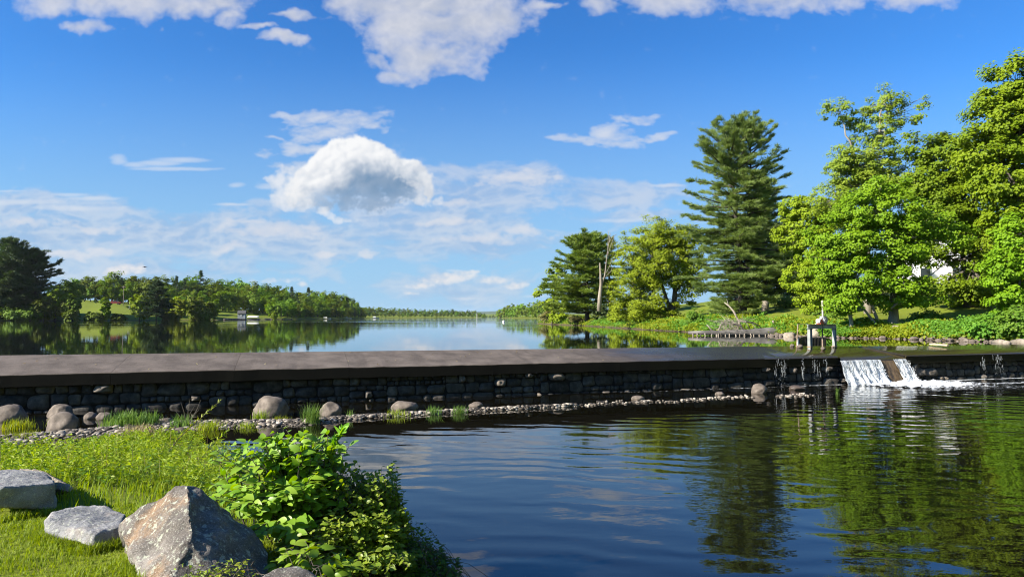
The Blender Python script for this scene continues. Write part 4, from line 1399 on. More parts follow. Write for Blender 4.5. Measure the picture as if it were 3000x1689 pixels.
lw = MB()
n = 60000
x = rng.uniform(-5.2, -1.0, n); y = rng.uniform(3.1, 6.9, n)
keep = in_view(x, y, 0, 40) & (y < 5.9 + .35 * np.sin(x * 5))
x, y = x[keep], y[keep]; z = height(x, y); n = len(x)
H_ = rng.uniform(.022, .055, n) * (1 + .35 * np.sin(x * 7 + 2 * np.sin(y * 5)))
blades(lw, np.stack([x, y, z - .005], -1), H_, rng.uniform(.004, .007, n), rng.uniform(.2, .9, n), rng.random(n) * 6.28)
for (a, b_) in [((335, 1120, 5.0), (690, 1215, 4.75)), ((690, 1215, 4.75), (930, 1240, 4.9)), ((20, 925, 5.55), (425, 935, 5.85)), ((960, 1180, 4.6), (1110, 1480, 4.12)), ((1110, 1480, 4.12), (1500, 1600, 4.0)), ((345, 1115, 5.0), (380, 960, 5.3))]:
    A = q(*a); B_ = q(*b_); n = 420
    t = rng.random(n)
    P = A + (B_ - A) * t[:, None] + np.stack([rng.normal(0, .03, n), -np.abs(rng.normal(0, .035, n)) - .005, np.zeros(n)], -1)
    P[:, 2] = height(P[:, 0], P[:, 1]) - .004
    blades(lw, P, rng.uniform(.04, .10, n), rng.uniform(.004, .007, n), rng.uniform(.2, .9, n), rng.random(n) * 6.28)
tag(lw.build('lawn_grass', M['lawn_blade']), 'short mown grass of the lawn in the left corner', kind='stuff')
tg_ = MB()
n = 42000
x = rng.uniform(-11, -1.6, n); y = rng.uniform(5.3, 14.0, n); z = height(x, y)
d = sdist(x, y)
clump = .5 + .5 * np.sin(x * 2.3 + 1.7 * np.sin(y * 1.9)) * np.sin(y * 2.7 + x)
keep = in_view(x, y, 0, 40) & (d > -.12) & (y > 5.7 + .35 * np.sin(x * 5)) & (rng.random(n) < .45 + .55 * clump)
keep &= ~((x > -2.4) & (y < 6.0))
x, y, z, clump = x[keep], y[keep], z[keep], clump[keep]; n = len(x)
H_ = (.09 + .24 * rng.random(n) ** 1.5) * (.6 + .6 * clump) * np.interp(y, [5.7, 7, 9, 11, 13], [.55, 1.0, .9, .65, .5])
blades(tg_, np.stack([x, y, z - .01], -1), H_, rng.uniform(.005, .011, n), rng.uniform(.15, .8, n), rng.random(n) * 6.28)
tag(tg_.build('tall_grass', M['grass_blade']), 'tall wild grass on the bank behind the rocks', kind='stuff')
wd_ = MB()
n = 3600
x = rng.uniform(-10, -2.2, n); y = rng.uniform(7.2, 14.0, n); d = sdist(x, y)
clump = .5 + .5 * np.sin(x * 1.7 + 1.1 * np.sin(y * 1.3) + 2) * np.sin(y * 1.9 + .6 * x)
keep = in_view(x, y, 0, 30) & (d > -.25) & (rng.random(n) < .25 + .8 * clump)
x, y = x[keep], y[keep]; z = np.maximum(height(x, y), POOL - .03)
for a in range(len(x)):
    Hs_ = rng.uniform(.16, .44) * np.interp(y[a], [7, 9, 11, 13], [.9, 1.0, .8, .6])
    ln = rng.normal(0, .16, 2)
    k_ = rng.integers(16, 28)
    t = rng.uniform(.25, 1, k_)
    base = np.array([x[a], y[a], z[a]])
    P = base + np.stack([ln[0] * t ** 1.5 * Hs_ * 2, ln[1] * t ** 1.5 * Hs_ * 2, t * Hs_], -1)
    az = rng.random(k_) * 6.28
    out_ = np.stack([np.cos(az), np.sin(az), rng.uniform(.0, .6, k_)], -1)
    Lf = rng.uniform(.04, .08, k_)
    flat_leaves(wd_, P + out_ * Lf[:, None] * .5, np.stack([-.3 * np.cos(az), -.3 * np.sin(az), np.ones(k_)], -1) + rng.normal(0, .35, (k_, 3)), Lf, Lf * .36, tang=out_)
    blades(wd_, base[None], np.array([Hs_]), np.array([.006]), np.array([float(np.hypot(*ln) * 2)]), np.array([math.atan2(ln[1], ln[0])]))
bw = MB()
n = 420
x = rng.uniform(-9.5, -2.4, n); y = rng.uniform(6.6, 13.2, n); d = sdist(x, y)
keep = in_view(x, y, 0, 30) & (d > -.1) & (np.sin(x * 2.1 + y) * np.sin(y * 1.6 - x) > -.25) & ~((x > -2.9) & (y < 7.2))
x, y = x[keep], y[keep]
for a in range(len(x)):
    k_ = rng.integers(7, 14); Hs_ = rng.uniform(.12, .34)
    az = rng.random(k_) * 6.28; t = rng.uniform(.3, 1, k_)
    base = np.array([x[a], y[a], float(height(x[a:a + 1], y[a:a + 1])[0])])
    T = np.stack([np.cos(az), np.sin(az), rng.uniform(.1, .7, k_)], -1)
    B = base + np.stack([rng.normal(0, .03, k_), rng.normal(0, .03, k_), t * Hs_], -1)
    big_leaves(bw, B, T, np.stack([-.2 * np.cos(az), -.2 * np.sin(az), np.ones(k_)], -1), rng.uniform(.05, .11, k_), rng.uniform(.02, .045, k_), .3, .15)
tag(bw.build('weeds', M['shrub']), 'darker broad leaved weeds scattered through the near bank', kind='stuff')
tag(wd_.build('weeds', M['weed']), 'yellow green leafy weeds crowding the near bank', kind='stuff')
dr = MB()
n = 130
x = rng.uniform(-9, -2.6, n); y = rng.uniform(7.5, 13.2, n)
keep = (sdist(x, y) > .1) & in_view(x, y, 0, 20)
x, y = x[keep], y[keep]; n = len(x)
blades(dr, np.stack([x, y, height(x, y)], -1), rng.uniform(.35, .62, n), rng.uniform(.006, .009, n), rng.uniform(.05, .4, n), rng.random(n) * 6.28)
tag(dr.build('dry_stalks', M['dry']), 'pale dry stalks standing above the weeds', kind='stuff')


def tuft(dx, by, wpx, hpx, n, wid, mat, label, lean=.7, zz=POOL + .02, name='grass_tuft'):
    p = dZ(dx, by, zz); sc = DK * p[1] / FPX
    b = MB()
    P = p + np.stack([rng.normal(0, wpx * sc * .17, n), rng.normal(0, wpx * sc * .16, n), np.full(n, -.02)], -1)
    blades(b, P, hpx * sc * rng.uniform(.45, 1.1, n), rng.uniform(.7, 1.3, n) * wid, rng.uniform(.05, lean, n), rng.random(n) * 6.28)
    o = b.shift(p).build('long_grass' if wpx >= 80 else name, M[mat], loc=tuple(p))
    tag(o, label, 'grass', None, 'stuff' if wpx >= 80 else None)


for a in [(785, 1062, 62, 52, 260, .010, 'reed', 'tallest bright grass tuft on the gravel bar beside the squarish boulder'),
          (655, 1055, 50, 30, 150, .009, 'grass_blade', 'grass tuft at the left foot of the big rounded boulder'),
          (705, 1058, 70, 18, 130, .008, 'grass_blade', 'short grass on the gravel right of the big rounded boulder'),
          (1000, 1043, 80, 20, 150, .009, 'weed', 'low grass tuft on the bar below the long tan stone'),
          (1090, 1038, 50, 24, 140, .009, 'reed', 'small bright grass tuft right of the long tan stone'),
          (1155, 1036, 54, 22, 130, .009, 'reed', 'last grass tuft on the narrowing right part of the bar'),
          (878, 1050, 20, 26, 26, .010, 'reed', 'tiny green sprout between the tallest tuft and the low tuft'),
          (2107, 990, 10, 20, 40, .016, 'reed', 'single bright tuft in the pool left of the waterfall'),
          (310, 1072, 110, 46, 330, .016, 'reed', 'broad patch of long bladed grass by the dam on the left'),
          (365, 1070, 90, 44, 240, .016, 'reed', 'long bladed grass between the broad patch and the flat slab'),
          (455, 1072, 60, 36, 150, .014, 'reed', 'long bladed grass right of the flat slab'),
          (530, 1075, 90, 26, 170, .010, 'weed', 'yellowish grass on the bar right of the bare twigs'),
          (620, 1072, 70, 18, 110, .008, 'weed', 'short yellowish grass on the bar left of the big boulder'),
          (40, 1075, 110, 28, 260, .010, 'weed', 'mossy yellow grass at the foot of the dam at the left edge'),
          (60, 1100, 120, 22, 160, .009, 'grass_blade', 'dark low grass beside the broad boulder at the left'),
          (350, 1085, 130, 24, 240, .010, 'dry', 'brown dry grass where the near bank meets the gravel')]:
    tuft(*a)
# bare twigs by the wall
p = dZ(470, 1070, POOL); b = MB()
for (ex, ey) in [(455, 1010), (478, 1000), (492, 1015), (505, 1005), (440, 1030), (500, 1030)]:
    e_ = dY(ex, ey, p[1]); m_ = (p + e_) / 2 + [rng.normal(0, .05), 0, .05]
    b.tube(np.array([p, m_, e_]), [.010, .008, .004], 5)
tag(b.shift(p).build('bare_twigs', M['bark'], loc=tuple(p)), 'bare brown twigs standing in front of the dam wall', 'twigs')


def shoot(name, pts_, r, nleaf, L, W, mat, label):
    P = np.array(pts_); root = empty(name, tuple(P[0])); tag(root, label, 'shoot')
    ts = np.linspace(0, 1, 14); tp_ = np.linspace(0, 1, len(P))
    C = np.stack([np.interp(ts, tp_, P[:, k]) for k in range(3)], -1)
    MB().tube(C - P[0], np.linspace(r, r * .3, 14), 5).build('stem', M['bark'], root)
    t = rng.uniform(.25, 1, nleaf)
    B = np.stack([np.interp(t, tp_, P[:, k]) for k in range(3)], -1)
    ax = unit(P[-1] - P[0]); T = unit(rng.normal(0, .8, (nleaf, 3)) + ax)
    lb = MB(); big_leaves(lb, B - P[0], T, rng.normal(0, .4, (nleaf, 3)) + [0, 0, 1], L * rng.uniform(.6, 1.2, nleaf), W, .1, .1)
    lb.build('leaves', M[mat], root)


shoot('willow_shoot', [dY(405, 1160, 11.3), dY(450, 1100, 11.6), dY(500, 1055, 11.8), dY(552, 1008, 12.0)], .010, 70, .075, .020, 'weed', 'long leafy willow shoot arching up in front of the dam wall')
shoot('willow_shoot', [dY(480, 1185, 10.4), dY(530, 1120, 10.6), dY(575, 1080, 10.8)], .008, 46, .07, .020, 'weed', 'shorter willow shoot leaning right over the near water')
shoot('bramble_shoot', [dY(545, 1215, 8.4), dY(600, 1190, 8.4), dY(655, 1158, 8.4)], .006, 34, .035, .016, 'weed', 'thin bramble shoot reaching right across the water behind the shrub')


def leafy_shrub(name, label, foot, blob, n_shoot, per, L, W, mat, droop, spread=.45, stem_r=.008, face=(-.35, -.45, .75)):
    """arching shoots carrying leaves along their outer part"""
    foot = np.asarray(foot, float)
    root = empty(name, tuple(foot)); tag(root, label, 'shrub')
    lb = MB(); sb = MB()
    W_ = np.array([b[2] * b[1][0] * b[1][2] for b in blob]); W_ /= W_.sum()
    for k in range(n_shoot):
        c, rad, _ = blob[rng.choice(len(blob), p=W_)]
        dr_ = unit(rng.normal(0, 1, 3)); dr_[2] = abs(dr_[2]) * .9 - .25 * rng.random()
        tip = np.asarray(c) + dr_ * np.asarray(rad) * rng.uniform(.55, 1.08)
        f = foot + np.array([rng.normal(0, .14), rng.normal(0, .14), 0])
        P = curve_pts(f, tip, 8, np.array([0, 0, .18]) * np.linalg.norm((tip - f)[:2]), .02)
        sb.tube(P - foot, np.linspace(stem_r, stem_r * .3, 8), 5, cap=False)
        ax = unit(P[-1] - P[-3])
        t = np.linspace(.50, 1.0, per) + rng.normal(0, .015, per); t = np.clip(t, 0, 1)
        B = np.stack([np.interp(t, np.linspace(0, 1, 8), P[:, q_]) for q_ in range(3)], -1)
        side = unit(np.cross(ax, [0, 0, 1.0])); sg = np.where(np.arange(per) % 2 == 0, 1, -1)
        T = unit(ax * .55 + side * sg[:, None] * .75 + rng.normal(0, spread * .5, (per, 3)) + np.array([0, 0, -.12]))
        N_ = np.array(face) * .8 + rng.normal(0, spread, (per, 3)) + np.array([0, 0, .5])
        Lk = L * rng.uniform(.55, 1.2, per) * np.interp(t, [.5, .75, 1], [1.0, 1.05, .7])
        big_leaves(lb, B - foot, T, N_, Lk, Lk * W, droop * rng.uniform(.5, 1.4, per), .16)
    sb.build('stems', M['bark'], root, smooth=True)
    lb.build('leaves', M[mat], root, smooth=True)
    return root


M['big_leaf'] = leaf_mat('big_leaf', (.13, .27, .018), (.24, .38, .035), .34, .35, .42)
M['small_leaf'] = leaf_mat('small_leaf', (.15, .25, .020), (.28, .36, .040), .48, .35, .42)
M['dark_leaf'] = leaf_mat('dark_leaf', (.08, .16, .02), (.15, .24, .03), .35, .3, .5)


def lblob(dx, dy, rx, ry, Y, w=1.0, deep=.32):
    k = DK * Y / FPX
    return (dY(dx, dy, Y), (rx * k, deep, ry * k), w)


f = np.array([-1.62, 5.75, h1(-1.62, 5.75)])
leafy_shrub('broad_leaved_shrub', 'tall shrub with broad bright leaves right behind the pointed boulder', f,
            [lblob(630, 1150, 105, 66, 5.6), lblob(735, 1130, 100, 60, 5.7), lblob(605, 1265, 80, 60, 5.3), lblob(820, 1130, 60, 55, 5.8, .8), lblob(700, 1250, 110, 70, 5.4), lblob(560, 1230, 50, 40, 5.6, .6), lblob(660, 1330, 60, 50, 5.1, .6), lblob(800, 1230, 70, 60, 5.5, .7), lblob(740, 1330, 60, 45, 5.2, .5)],
            190, 9, .128, .58, 'big_leaf', .30, .38, face=(-.55, -.5, .65))
shoot('broad_leaved_shoot', [dY(815, 1185, 5.75), dY(838, 1120, 5.75), dY(868, 1072, 5.75)], .007, 22, .085, .045, 'big_leaf', 'single leafy shoot standing highest above the shrubs')
f = np.array([-.98, 5.85, h1(-.98, 5.85)])
leafy_shrub('small_leaved_shrub', 'dense shrub with small round leaves at the edge of the pool', f,
            [lblob(850, 1230, 120, 80, 5.7), lblob(930, 1250, 80, 80, 5.8), lblob(850, 1340, 150, 85, 5.4), lblob(960, 1330, 70, 90, 5.6), lblob(975, 1195, 30, 45, 5.9, .8), lblob(760, 1370, 90, 70, 5.2, .9), lblob(900, 1420, 140, 60, 5.2)],
            640, 13, .062, .62, 'small_leaf', .14, .32, .004, face=(-.75, -.55, .55))
f = np.array([-1.35, 4.55, h1(-1.35, 4.55)])
leafy_shrub('broad_leaved_seedling', 'low broad leaved seedling in front of the small leaved shrub at the bottom', f,
            [lblob(760, 1400, 70, 40, 4.7, 1, .2), lblob(850, 1420, 60, 40, 4.75, 1, .2), lblob(690, 1420, 40, 30, 4.6, .6, .2)], 26, 6, .095, .52, 'big_leaf', .3, .4, .004)
f = np.array([-.55, 5.75, h1(-.55, 5.75)])
leafy_shrub('dark_shrub', 'dark low shrub trailing over the water at the bottom right of the thicket', f,
            [lblob(1010, 1400, 60, 60, 5.6), lblob(1080, 1415, 70, 45, 5.8), lblob(1140, 1440, 40, 22, 5.9, .7), lblob(1040, 1345, 40, 40, 5.9, .6), lblob(990, 1470, 100, 40, 5.4)],
            190, 13, .046, .5, 'dark_leaf', .15, .36, .0025, face=(-.75, -.55, .55))
for (dx, dy, Y_, lab) in [(560, 1455, 4.05, 'small green weed at the foot of the pointed boulder'), (600, 1460, 3.95, 'green weed sprig at the bottom edge right of the pointed boulder'), (495, 1470, 4.0, 'thin weed in front of the pointed boulder')]:
    c = dY(dx, dy + 25, Y_)
    leafy_shrub('weed_sprig', lab, c, [(c + [0, 0, .09], (.09, .07, .09), 1)], 14, 8, .028, .4, 'weed', .1, .5, .003)


# --- right shore, from the point towards the viewer
Y = 96
f = gpt(1478, Y)
pine('white_pine', 'broad layered pine on the point left of the bleached dead trunk', f,
     dprof(1478, Y, [(600, 1470, 1490), (622, 1425, 1530), (660, 1405, 1545), (700, 1385, 1545), (740, 1368, 1545), (785, 1372, 1540)]), dY(1478, 598, Y)[2], 'pine_yel', 30, 8, 9, .42, .085, 10, .3, droop=.0, tip_up=.06)
f = gpt(1535, 104)
pine('white_pine', 'dark rounded pine top showing behind the bleached dead trunk', f, dprof(1535, 104, [(612, 1525, 1545), (640, 1500, 1570), (720, 1490, 1580), (780, 1495, 1575)]), dY(1535, 606, 104)[2], 'pine_yel', 20, 6, 6, .42, .075, 9, .28)
Y = 108
f = gpt(1385, Y)
broadleaf('leaning_maple', 'small yellow green tree leaning over the water at the tip of the point', f, [(f, dY(1400, 700, Y), .12)],
          [pblob(1400, 700, 28, 35, Y), pblob(1385, 760, 22, 25, Y), pblob(1358, 735, 18, 14, Y, .5), pblob(1420, 760, 30, 25, Y)], 70, 60, .34, 'spring', cl_r=(.4, .9))

Y = 70
f = gpt(1690, Y)
k = DK * Y / FPX
broadleaf('yellow_maple', 'wide rounded yellow green maple between the dead trunk and the tall pine', f,
          [(f, dY(1700, 690, Y), .34), (f + [0, 0, .8], dY(1640, 650, Y), .22), (f + [0, 0, 1.0], dY(1735, 660, Y), .18), (f + [0, 0, .8], dY(1590, 720, Y), .16)],
          [pblob(1600, 775, 62, 36, Y, .9), pblob(1660, 790, 55, 26, Y, .7), pblob(1640, 640, 95, 88, Y), pblob(1610, 660, 80, 80, Y), pblob(1715, 640, 62, 85, Y), pblob(1735, 600, 38, 36, Y, .8), pblob(1595, 715, 65, 70, Y), pblob(1705, 670, 62, 90, Y), pblob(1650, 585, 55, 38, Y), pblob(1570, 770, 38, 38, Y), pblob(1640, 745, 70, 50, Y), pblob(1690, 600, 40, 40, Y), pblob(1740, 720, 40, 50, Y)],
          1100, 70, .165, 'spring', cl_r=(.35, .8), twigs=.25, shell=.35)
Y = 60
f = gpt(1868, Y)
rows4 = [(300, 1825, 1905), (325, 1800, 1918), (370, 1768, 1928), (430, 1738, 1942), (480, 1728, 1945), (520, 1708, 1950), (570, 1718, 1955), (620, 1712, 1975), (700, 1705, 1965), (760, 1712, 1910), (785, 1725, 1890)]
tz = float(dY(1850, 324, Y)[2])
pine('tall_white_pine', 'tallest dark green pine with two trunks standing on the right bank', f, dprof(1850, Y, rows4), tz, 'pine', 46, 8, 12.5, .27, .036, 16, .34,
     stems=[(f, dY(1832, 326, Y), .33), (f + [.15, .3, 0], dY(1893, 324, Y) + [0, .4, 0], .26)], droop=.10)
Y = 74
for (cx, ty, w, lab) in [(1925, 455, 66, 'dark pine close behind the right side of the tallest pine'), (1985, 540, 62, 'dark pine between the tallest pine and the yellow leaning maple')]:
    f = gpt(cx, Y)
    pine('dark_pine', lab, f, dprof(cx, Y, [(ty, cx - 6, cx + 6), (ty + 60, cx - w * .6, cx + w * .6), (ty + 150, cx - w, cx + w), (740, cx - w, cx + w)]), float(dY(cx, ty, Y)[2]), 'pine_dark', 36, 8, 9, .36, .06, 11, .26, stems=None)
Y = 52
f = gpt(2092, Y)
broadleaf('yellow_maple', 'slender yellow green maple right of the tallest pine behind the white post', f,
          [(f, dY(2060, 600, Y), .15), (f + [.3, .3, 0], dY(2080, 560, Y), .12)],
          [pblob(2030, 545, 62, 62, Y), pblob(2050, 620, 62, 60, Y), pblob(2070, 690, 66, 60, Y), pblob(2110, 560, 60, 60, Y), pblob(2065, 745, 60, 45, Y), pblob(2000, 520, 35, 30, Y, .6), pblob(1995, 590, 40, 50, Y, .8), pblob(2020, 700, 45, 60, Y, .8)],
          540, 80, .17, 'spring', 'pale_bark', cl_r=(.3, .65), twigs=.4)
Y = 48
f = gpt(2185, Y)
broadleaf('airy_tree', 'tall airy tree with thin open crown above the other right bank trees', f,
          [(f, dY(2165, 420, Y), .26), (dY(2170, 560, Y), dY(2225, 250, Y), .13), (dY(2165, 420, Y), dY(2110, 290, Y), .09)],
          [pblob(2115, 280, 48, 32, Y, .42), pblob(2150, 300, 40, 28, Y, .4), pblob(2220, 262, 55, 42, Y, .55), pblob(2285, 285, 55, 42, Y, .35), pblob(2215, 330, 80, 40, Y, .45), pblob(2335, 250, 22, 12, Y, .3),
           pblob(2185, 400, 82, 48, Y, .9), pblob(2240, 470, 100, 50, Y, 1.0), pblob(2140, 470, 55, 45, Y, .9), pblob(2160, 540, 60, 40, Y, .8), pblob(2135, 415, 62, 48, Y, .7), pblob(2095, 495, 58, 48, Y, .7)],
          600, 62, .15, 'airy', 'pale_bark', cl_r=(.28, .6), limb_r=.07, twigs=.8, shell=.35)
Y = 46
f = gpt(2440, Y)
broadleaf('big_maple', 'large deep green maple behind the front maple right of the white house', f,
          [(f, dY(2430, 420, Y), .34), (dY(2440, 700, Y), dY(2370, 420, Y), .18)],
          [pblob(2385, 400, 75, 75, Y), pblob(2450, 470, 85, 90, Y), pblob(2345, 470, 65, 70, Y), pblob(2370, 550, 75, 55, Y), pblob(2480, 590, 75, 75, Y), pblob(2490, 700, 70, 60, Y), pblob(2310, 370, 40, 45, Y, .7), pblob(2440, 740, 60, 40, Y, .7), pblob(2420, 645, 46, 46, Y, .8), pblob(2345, 640, 36, 32, Y, .6), pblob(2370, 715, 54, 24, Y, .7)],
          600, 85, .19, 'maple_dark', cl_r=(.4, .8), twigs=.3)
Y = 41
f = gpt(2590, Y)
broadleaf('big_maple', 'tallest right hand maple reaching up out of the right edge', f,
          [(f, dY(2570, 260, Y), .38), (dY(2585, 600, Y), dY(2500, 380, Y), .2)],
          [pblob(2545, 215, 65, 80, Y), pblob(2500, 290, 72, 72, Y), pblob(2570, 310, 90, 90, Y), pblob(2455, 375, 60, 55, Y), pblob(2535, 440, 95, 85, Y), pblob(2560, 590, 85, 95, Y), pblob(2640, 330, 110, 160, Y), pblob(2650, 560, 100, 150, Y), pblob(2540, 700, 60, 50, Y, .8)],
          800, 85, .19, 'maple', cl_r=(.4, .8), twigs=.3)
Y = 39.5
f = gpt(2245, Y + .6)
foot2 = gpt(2212, Y); foot3 = gpt(2140, Y + .4)
broadleaf('front_maple', 'bright green maple with leaning trunks at the water edge behind the gate', f,
          [(f, dY(2235, 600, Y + .6), .30), (foot2, dY(2150, 740, Y), .10), (foot2 + [.1, .2, 0], dY(2165, 700, Y), .12), (foot3, dY(2132, 640, Y), .13), (dY(2150, 740, Y), dY(2110, 620, Y), .07)],
          [pblob(2130, 600, 88, 72, Y), pblob(2235, 620, 88, 85, Y), pblob(2150, 700, 82, 58, Y), pblob(2250, 725, 78, 55, Y), pblob(2295, 610, 42, 60, Y), pblob(2200, 530, 100, 50, Y), pblob(2330, 560, 50, 45, Y), pblob(2090, 660, 50, 55, Y),
           pblob(2120, 760, 50, 32, Y, .7), pblob(2400, 590, 45, 38, Y, .8), pblob(2310, 740, 50, 30, Y, .6), pblob(2215, 470, 60, 25, Y, .7)],
          640, 85, .155, 'maple', 'pale_bark', cl_r=(.32, .68), twigs=.3)
Y = 35
f = gpt(2555, Y)
broadleaf('young_maple', 'young bright maple hanging low over the bank at the right edge', f, [(f, dY(2550, 640, Y), .09)],
          [pblob(2545, 600, 38, 60, Y), pblob(2520, 680, 38, 55, Y), pblob(2570, 690, 45, 60, Y), pblob(2535, 750, 45, 35, Y)], 170, 70, .15, 'maple', cl_r=(.25, .55), twigs=.4)


# ------------------------------------------------------------------ shrubs and plants of the right bank
def shrub(name, label, c, rx, rz, n, leaf, mat, group=None, ry=None, stems=7, cat='shrub', per=30, bark='bark'):
    c = np.asarray(c, float)
    ry = ry or rx
    blob = [((c[0] + rng.uniform(-.4, .4) * rx, c[1] + rng.uniform(-.4, .4) * ry, c[2] + rz * rng.uniform(.4, .65)), (rx * rng.uniform(.5, .8), ry * rng.uniform(.5, .8), rz * rng.uniform(.4, .55)), 1) for _ in range(4)]
    blob.append(((c[0], c[1], c[2] + rz * .35), (rx, ry, rz * .4), 1.5))
    st_ = [(c + [rng.normal(0, .1), rng.normal(0, .1), -.05], np.array(blob[k % 5][0]) + rng.normal(0, .15, 3) * rx, max(.012, rx * .022)) for k in range(stems)]
    return broadleaf(name, label, c, st_, blob, max(6, n // per), per, leaf, mat, bark, cl_r=(rx * .22, rx * .42), limb_r=.02, twigs=.3, group=group, shell=.4, cat=cat, up=.7)


for (dx, Y, w, h, mat, leaf, lab) in [
    (2480, 33.6, 55, 62, 'shrub', .15, 'leafy shrub on the bank just left of the right edge'),
    (2545, 32.8, 60, 80, 'shrub', .15, 'tall leafy shrub on the bank at the right edge'),
    (2590, 32.5, 50, 60, 'shrub', .15, 'shrub cut off by the right edge above the pale logs'),
    (1380, 116, 26, 34, 'twiggy', .30, 'reddish twiggy bush at the tip of the right point'),
    (1408, 108, 30, 30, 'spring', .30, 'light green bush under the layered pine on the point'),
    (1505, 92, 26, 42, 'pine_dark', .24, 'dark small evergreen bush in front of the bleached dead trunk'),
    (1455, 98, 30, 24, 'twiggy', .28, 'brownish bush at the waterline below the layered pine'),
    (1560, 80, 34, 26, 'spring', .24, 'yellowish bush at the shore left of the wide yellow maple'),
    (1975, 62, 45, 36, 'pine', .20, 'low spreading evergreen on the lawn beside the pale stump'),
    (1745, 57, 30, 45, 'shrub', .16, 'thin green bush at the water left of the tallest pine'),
    (2090, 43, 36, 40, 'shrub', .14, 'green shrub around the foot of the white post'),
    (2330, 42, 40, 26, 'shrub', .14, 'shaded low shrub right of the thick maple trunk'),
]:
    c = gpt(dx, Y); k = DK * Y / FPX
    shrub('bank_shrub', lab, c, w * k, h * k, int(1300 * min(2.2, max(1, w / 34))), leaf, M and mat)

# leafy ground cover along the shore
gc = MB(); gc2 = MB()
n = 34000
seg = [(4.6, 122, 9.4, 97, 5, .12), (9.4, 97, 12.4, 65, 6, .2), (12.4, 65, 14.1, 53, 6, .25), (14.1, 53, 18.2, 39.6, 3.4, .36), (17.6, 39.5, 21.2, 37.6, 2.6, .34), (21.0, 37.8, 24, 31.9, 3.2, .42), (24, 32.1, 32, 33, 3, .2)]
for (x0, y0, x1, y1, wid, frac) in seg:
    m_ = int(n * frac)
    t = rng.random(m_); d = rng.random(m_) ** 1.3 * wid
    tv = np.array([x1 - x0, y1 - y0]); tv = tv / np.linalg.norm(tv); nv = np.array([-tv[1], tv[0]])
    if nv[0] < 0 and abs(nv[0]) > .3: nv = -nv
    if abs(nv[0]) <= .3 and nv[1] < 0: nv = -nv
    x = x0 + (x1 - x0) * t + nv[0] * d + rng.normal(0, .3, m_); y = y0 + (y1 - y0) * t + nv[1] * d + rng.normal(0, .3, m_)
    z = height(x, y)
    ok = z > -.12
    x, y, z = x[ok], y[ok], z[ok]
    hh = .05 + .52 * rng.random(len(x)) * (.6 + .4 * np.sin(x * 1.9) * np.sin(y * 1.3))
    patch_ = np.sin(x * .8 + 1.5 * np.sin(y * .4)) * np.sin(y * .55 + x * .3) + rng.normal(0, .35, len(x))
    hh = hh * (1 + .15 * (patch_ > .2))
    for tgt, sel in ((gc, patch_ <= .15), (gc2, patch_ > .15)):
        x_, y_, z_, h_ = x[sel], y[sel], z[sel], hh[sel]
        flat_leaves(tgt, np.stack([x_, y_, z_ + h_], -1), rng.normal(0, .6, (len(x_), 3)) + np.array([-.2, -.3, .8]), .17 * rng.uniform(.6, 1.4, len(x_)) * (1 + (y_ - 35) * .006), .13)
tag(gc.build('bank_plants', M['shrub_yel']), 'low yellow green plants covering the right bank by the water', kind='stuff')
tag(gc2.build('bank_plants', M['shrub']), 'patches of darker green plants on the right bank by the water', kind='stuff')
# stones and roots on the shore under the front maple
for (dx, Y, w, h, lab) in [(2050, 40.2, 36, 20, 'pale angular stone on the shore behind the gate frame'), (1985, 41.5, 46, 20, 'large pale stone at the root end of the fallen log'), (2160, 39.6, 30, 14, 'small stone between the leaning trunks'),
                           (2250, 38.9, 40, 14, 'flat stone at the foot of the thick maple trunk'), (2290, 38.4, 30, 12, 'low stone right of the thick maple trunk'), (2075, 40.0, 24, 12, 'brown stone on the shore right of the gate frame'), (2095, 43.5, 26, 20, 'reddish stone on the bank above the gate beam')]:
    p = gpt(dx, Y); k = DK * Y / FPX
    V, F = rock_v((w * k, w * k * .8, h * k * 2), int(dx), 3, 8, (.6, .9), .1)
    tag(MB().add(V, F).build('shore_stone', M['tan_rock'], smooth=True, loc=(p[0], p[1], p[2] + .02)), lab, 'stone')

shs2 = MB()
for k in range(300):
    t = rng.random() ** 1.5; pl_ = [(16.2, 43), (18.0, 39.5), (20.9, 38), (21.9, 34.2), (23.9, 32), (28, 31.5)]
    jx = min(4, int(t * 5)); f_ = t * 5 - jx
    x_ = pl_[jx][0] + (pl_[jx + 1][0] - pl_[jx][0]) * f_ + rng.normal(.05, .22); y_ = pl_[jx][1] + (pl_[jx + 1][1] - pl_[jx][1]) * f_ + rng.normal(.15, .22)
    r_ = abs(rng.normal(.045, .04)) + .03
    V0_, F0_ = ICO[2]
    shs2.add(V0_ * dnoise[k % 6][:, None] * r_ * rng.uniform(.6, 1.4, 3) * [1, 1, .6] + [x_, y_, max(.0, h1(x_, y_)) + r_ * .15], F0_, rng.random())
tag(shs2.build('shore_stones', M['river_rock'], smooth=True), 'loose stones along the water edge of the right bank', kind='stuff')
# bleached dead trunk
Y = 90
f = gpt(1508, Y)
snag = empty('dead_tree', tuple(f)); tag(snag, 'bleached bare dead trunk rising beside the layered pine', 'dead tree')
b = MB()
b.tube(np.array([dY(1508, 770, Y) - [0, 0, .6], dY(1509, 745, Y), dY(1512, 715, Y), dY(1511, 690, Y), dY(1509, 660, Y)]), [.34, .26, .20, .14, .06], 9)
for pts_ in ([(1513, 720), (1522, 690), (1526, 650), (1530, 620), (1536, 585)], [(1522, 690), (1532, 672), (1540, 650)], [(1526, 650), (1535, 622), (1546, 590)], [(1519, 700), (1538, 680), (1541, 668)], [(1528, 635), (1530, 600), (1531, 580)], [(1532, 610), (1540, 595), (1552, 588)]):
    P = np.array([dY(a, c, Y) for a, c in pts_])
    b.tube(P, np.linspace(.12 if pts_[0][1] > 700 else .05, .02, len(P)), 6)
b.shift(f).build('trunk', M['dead_wood'], snag, smooth=True)

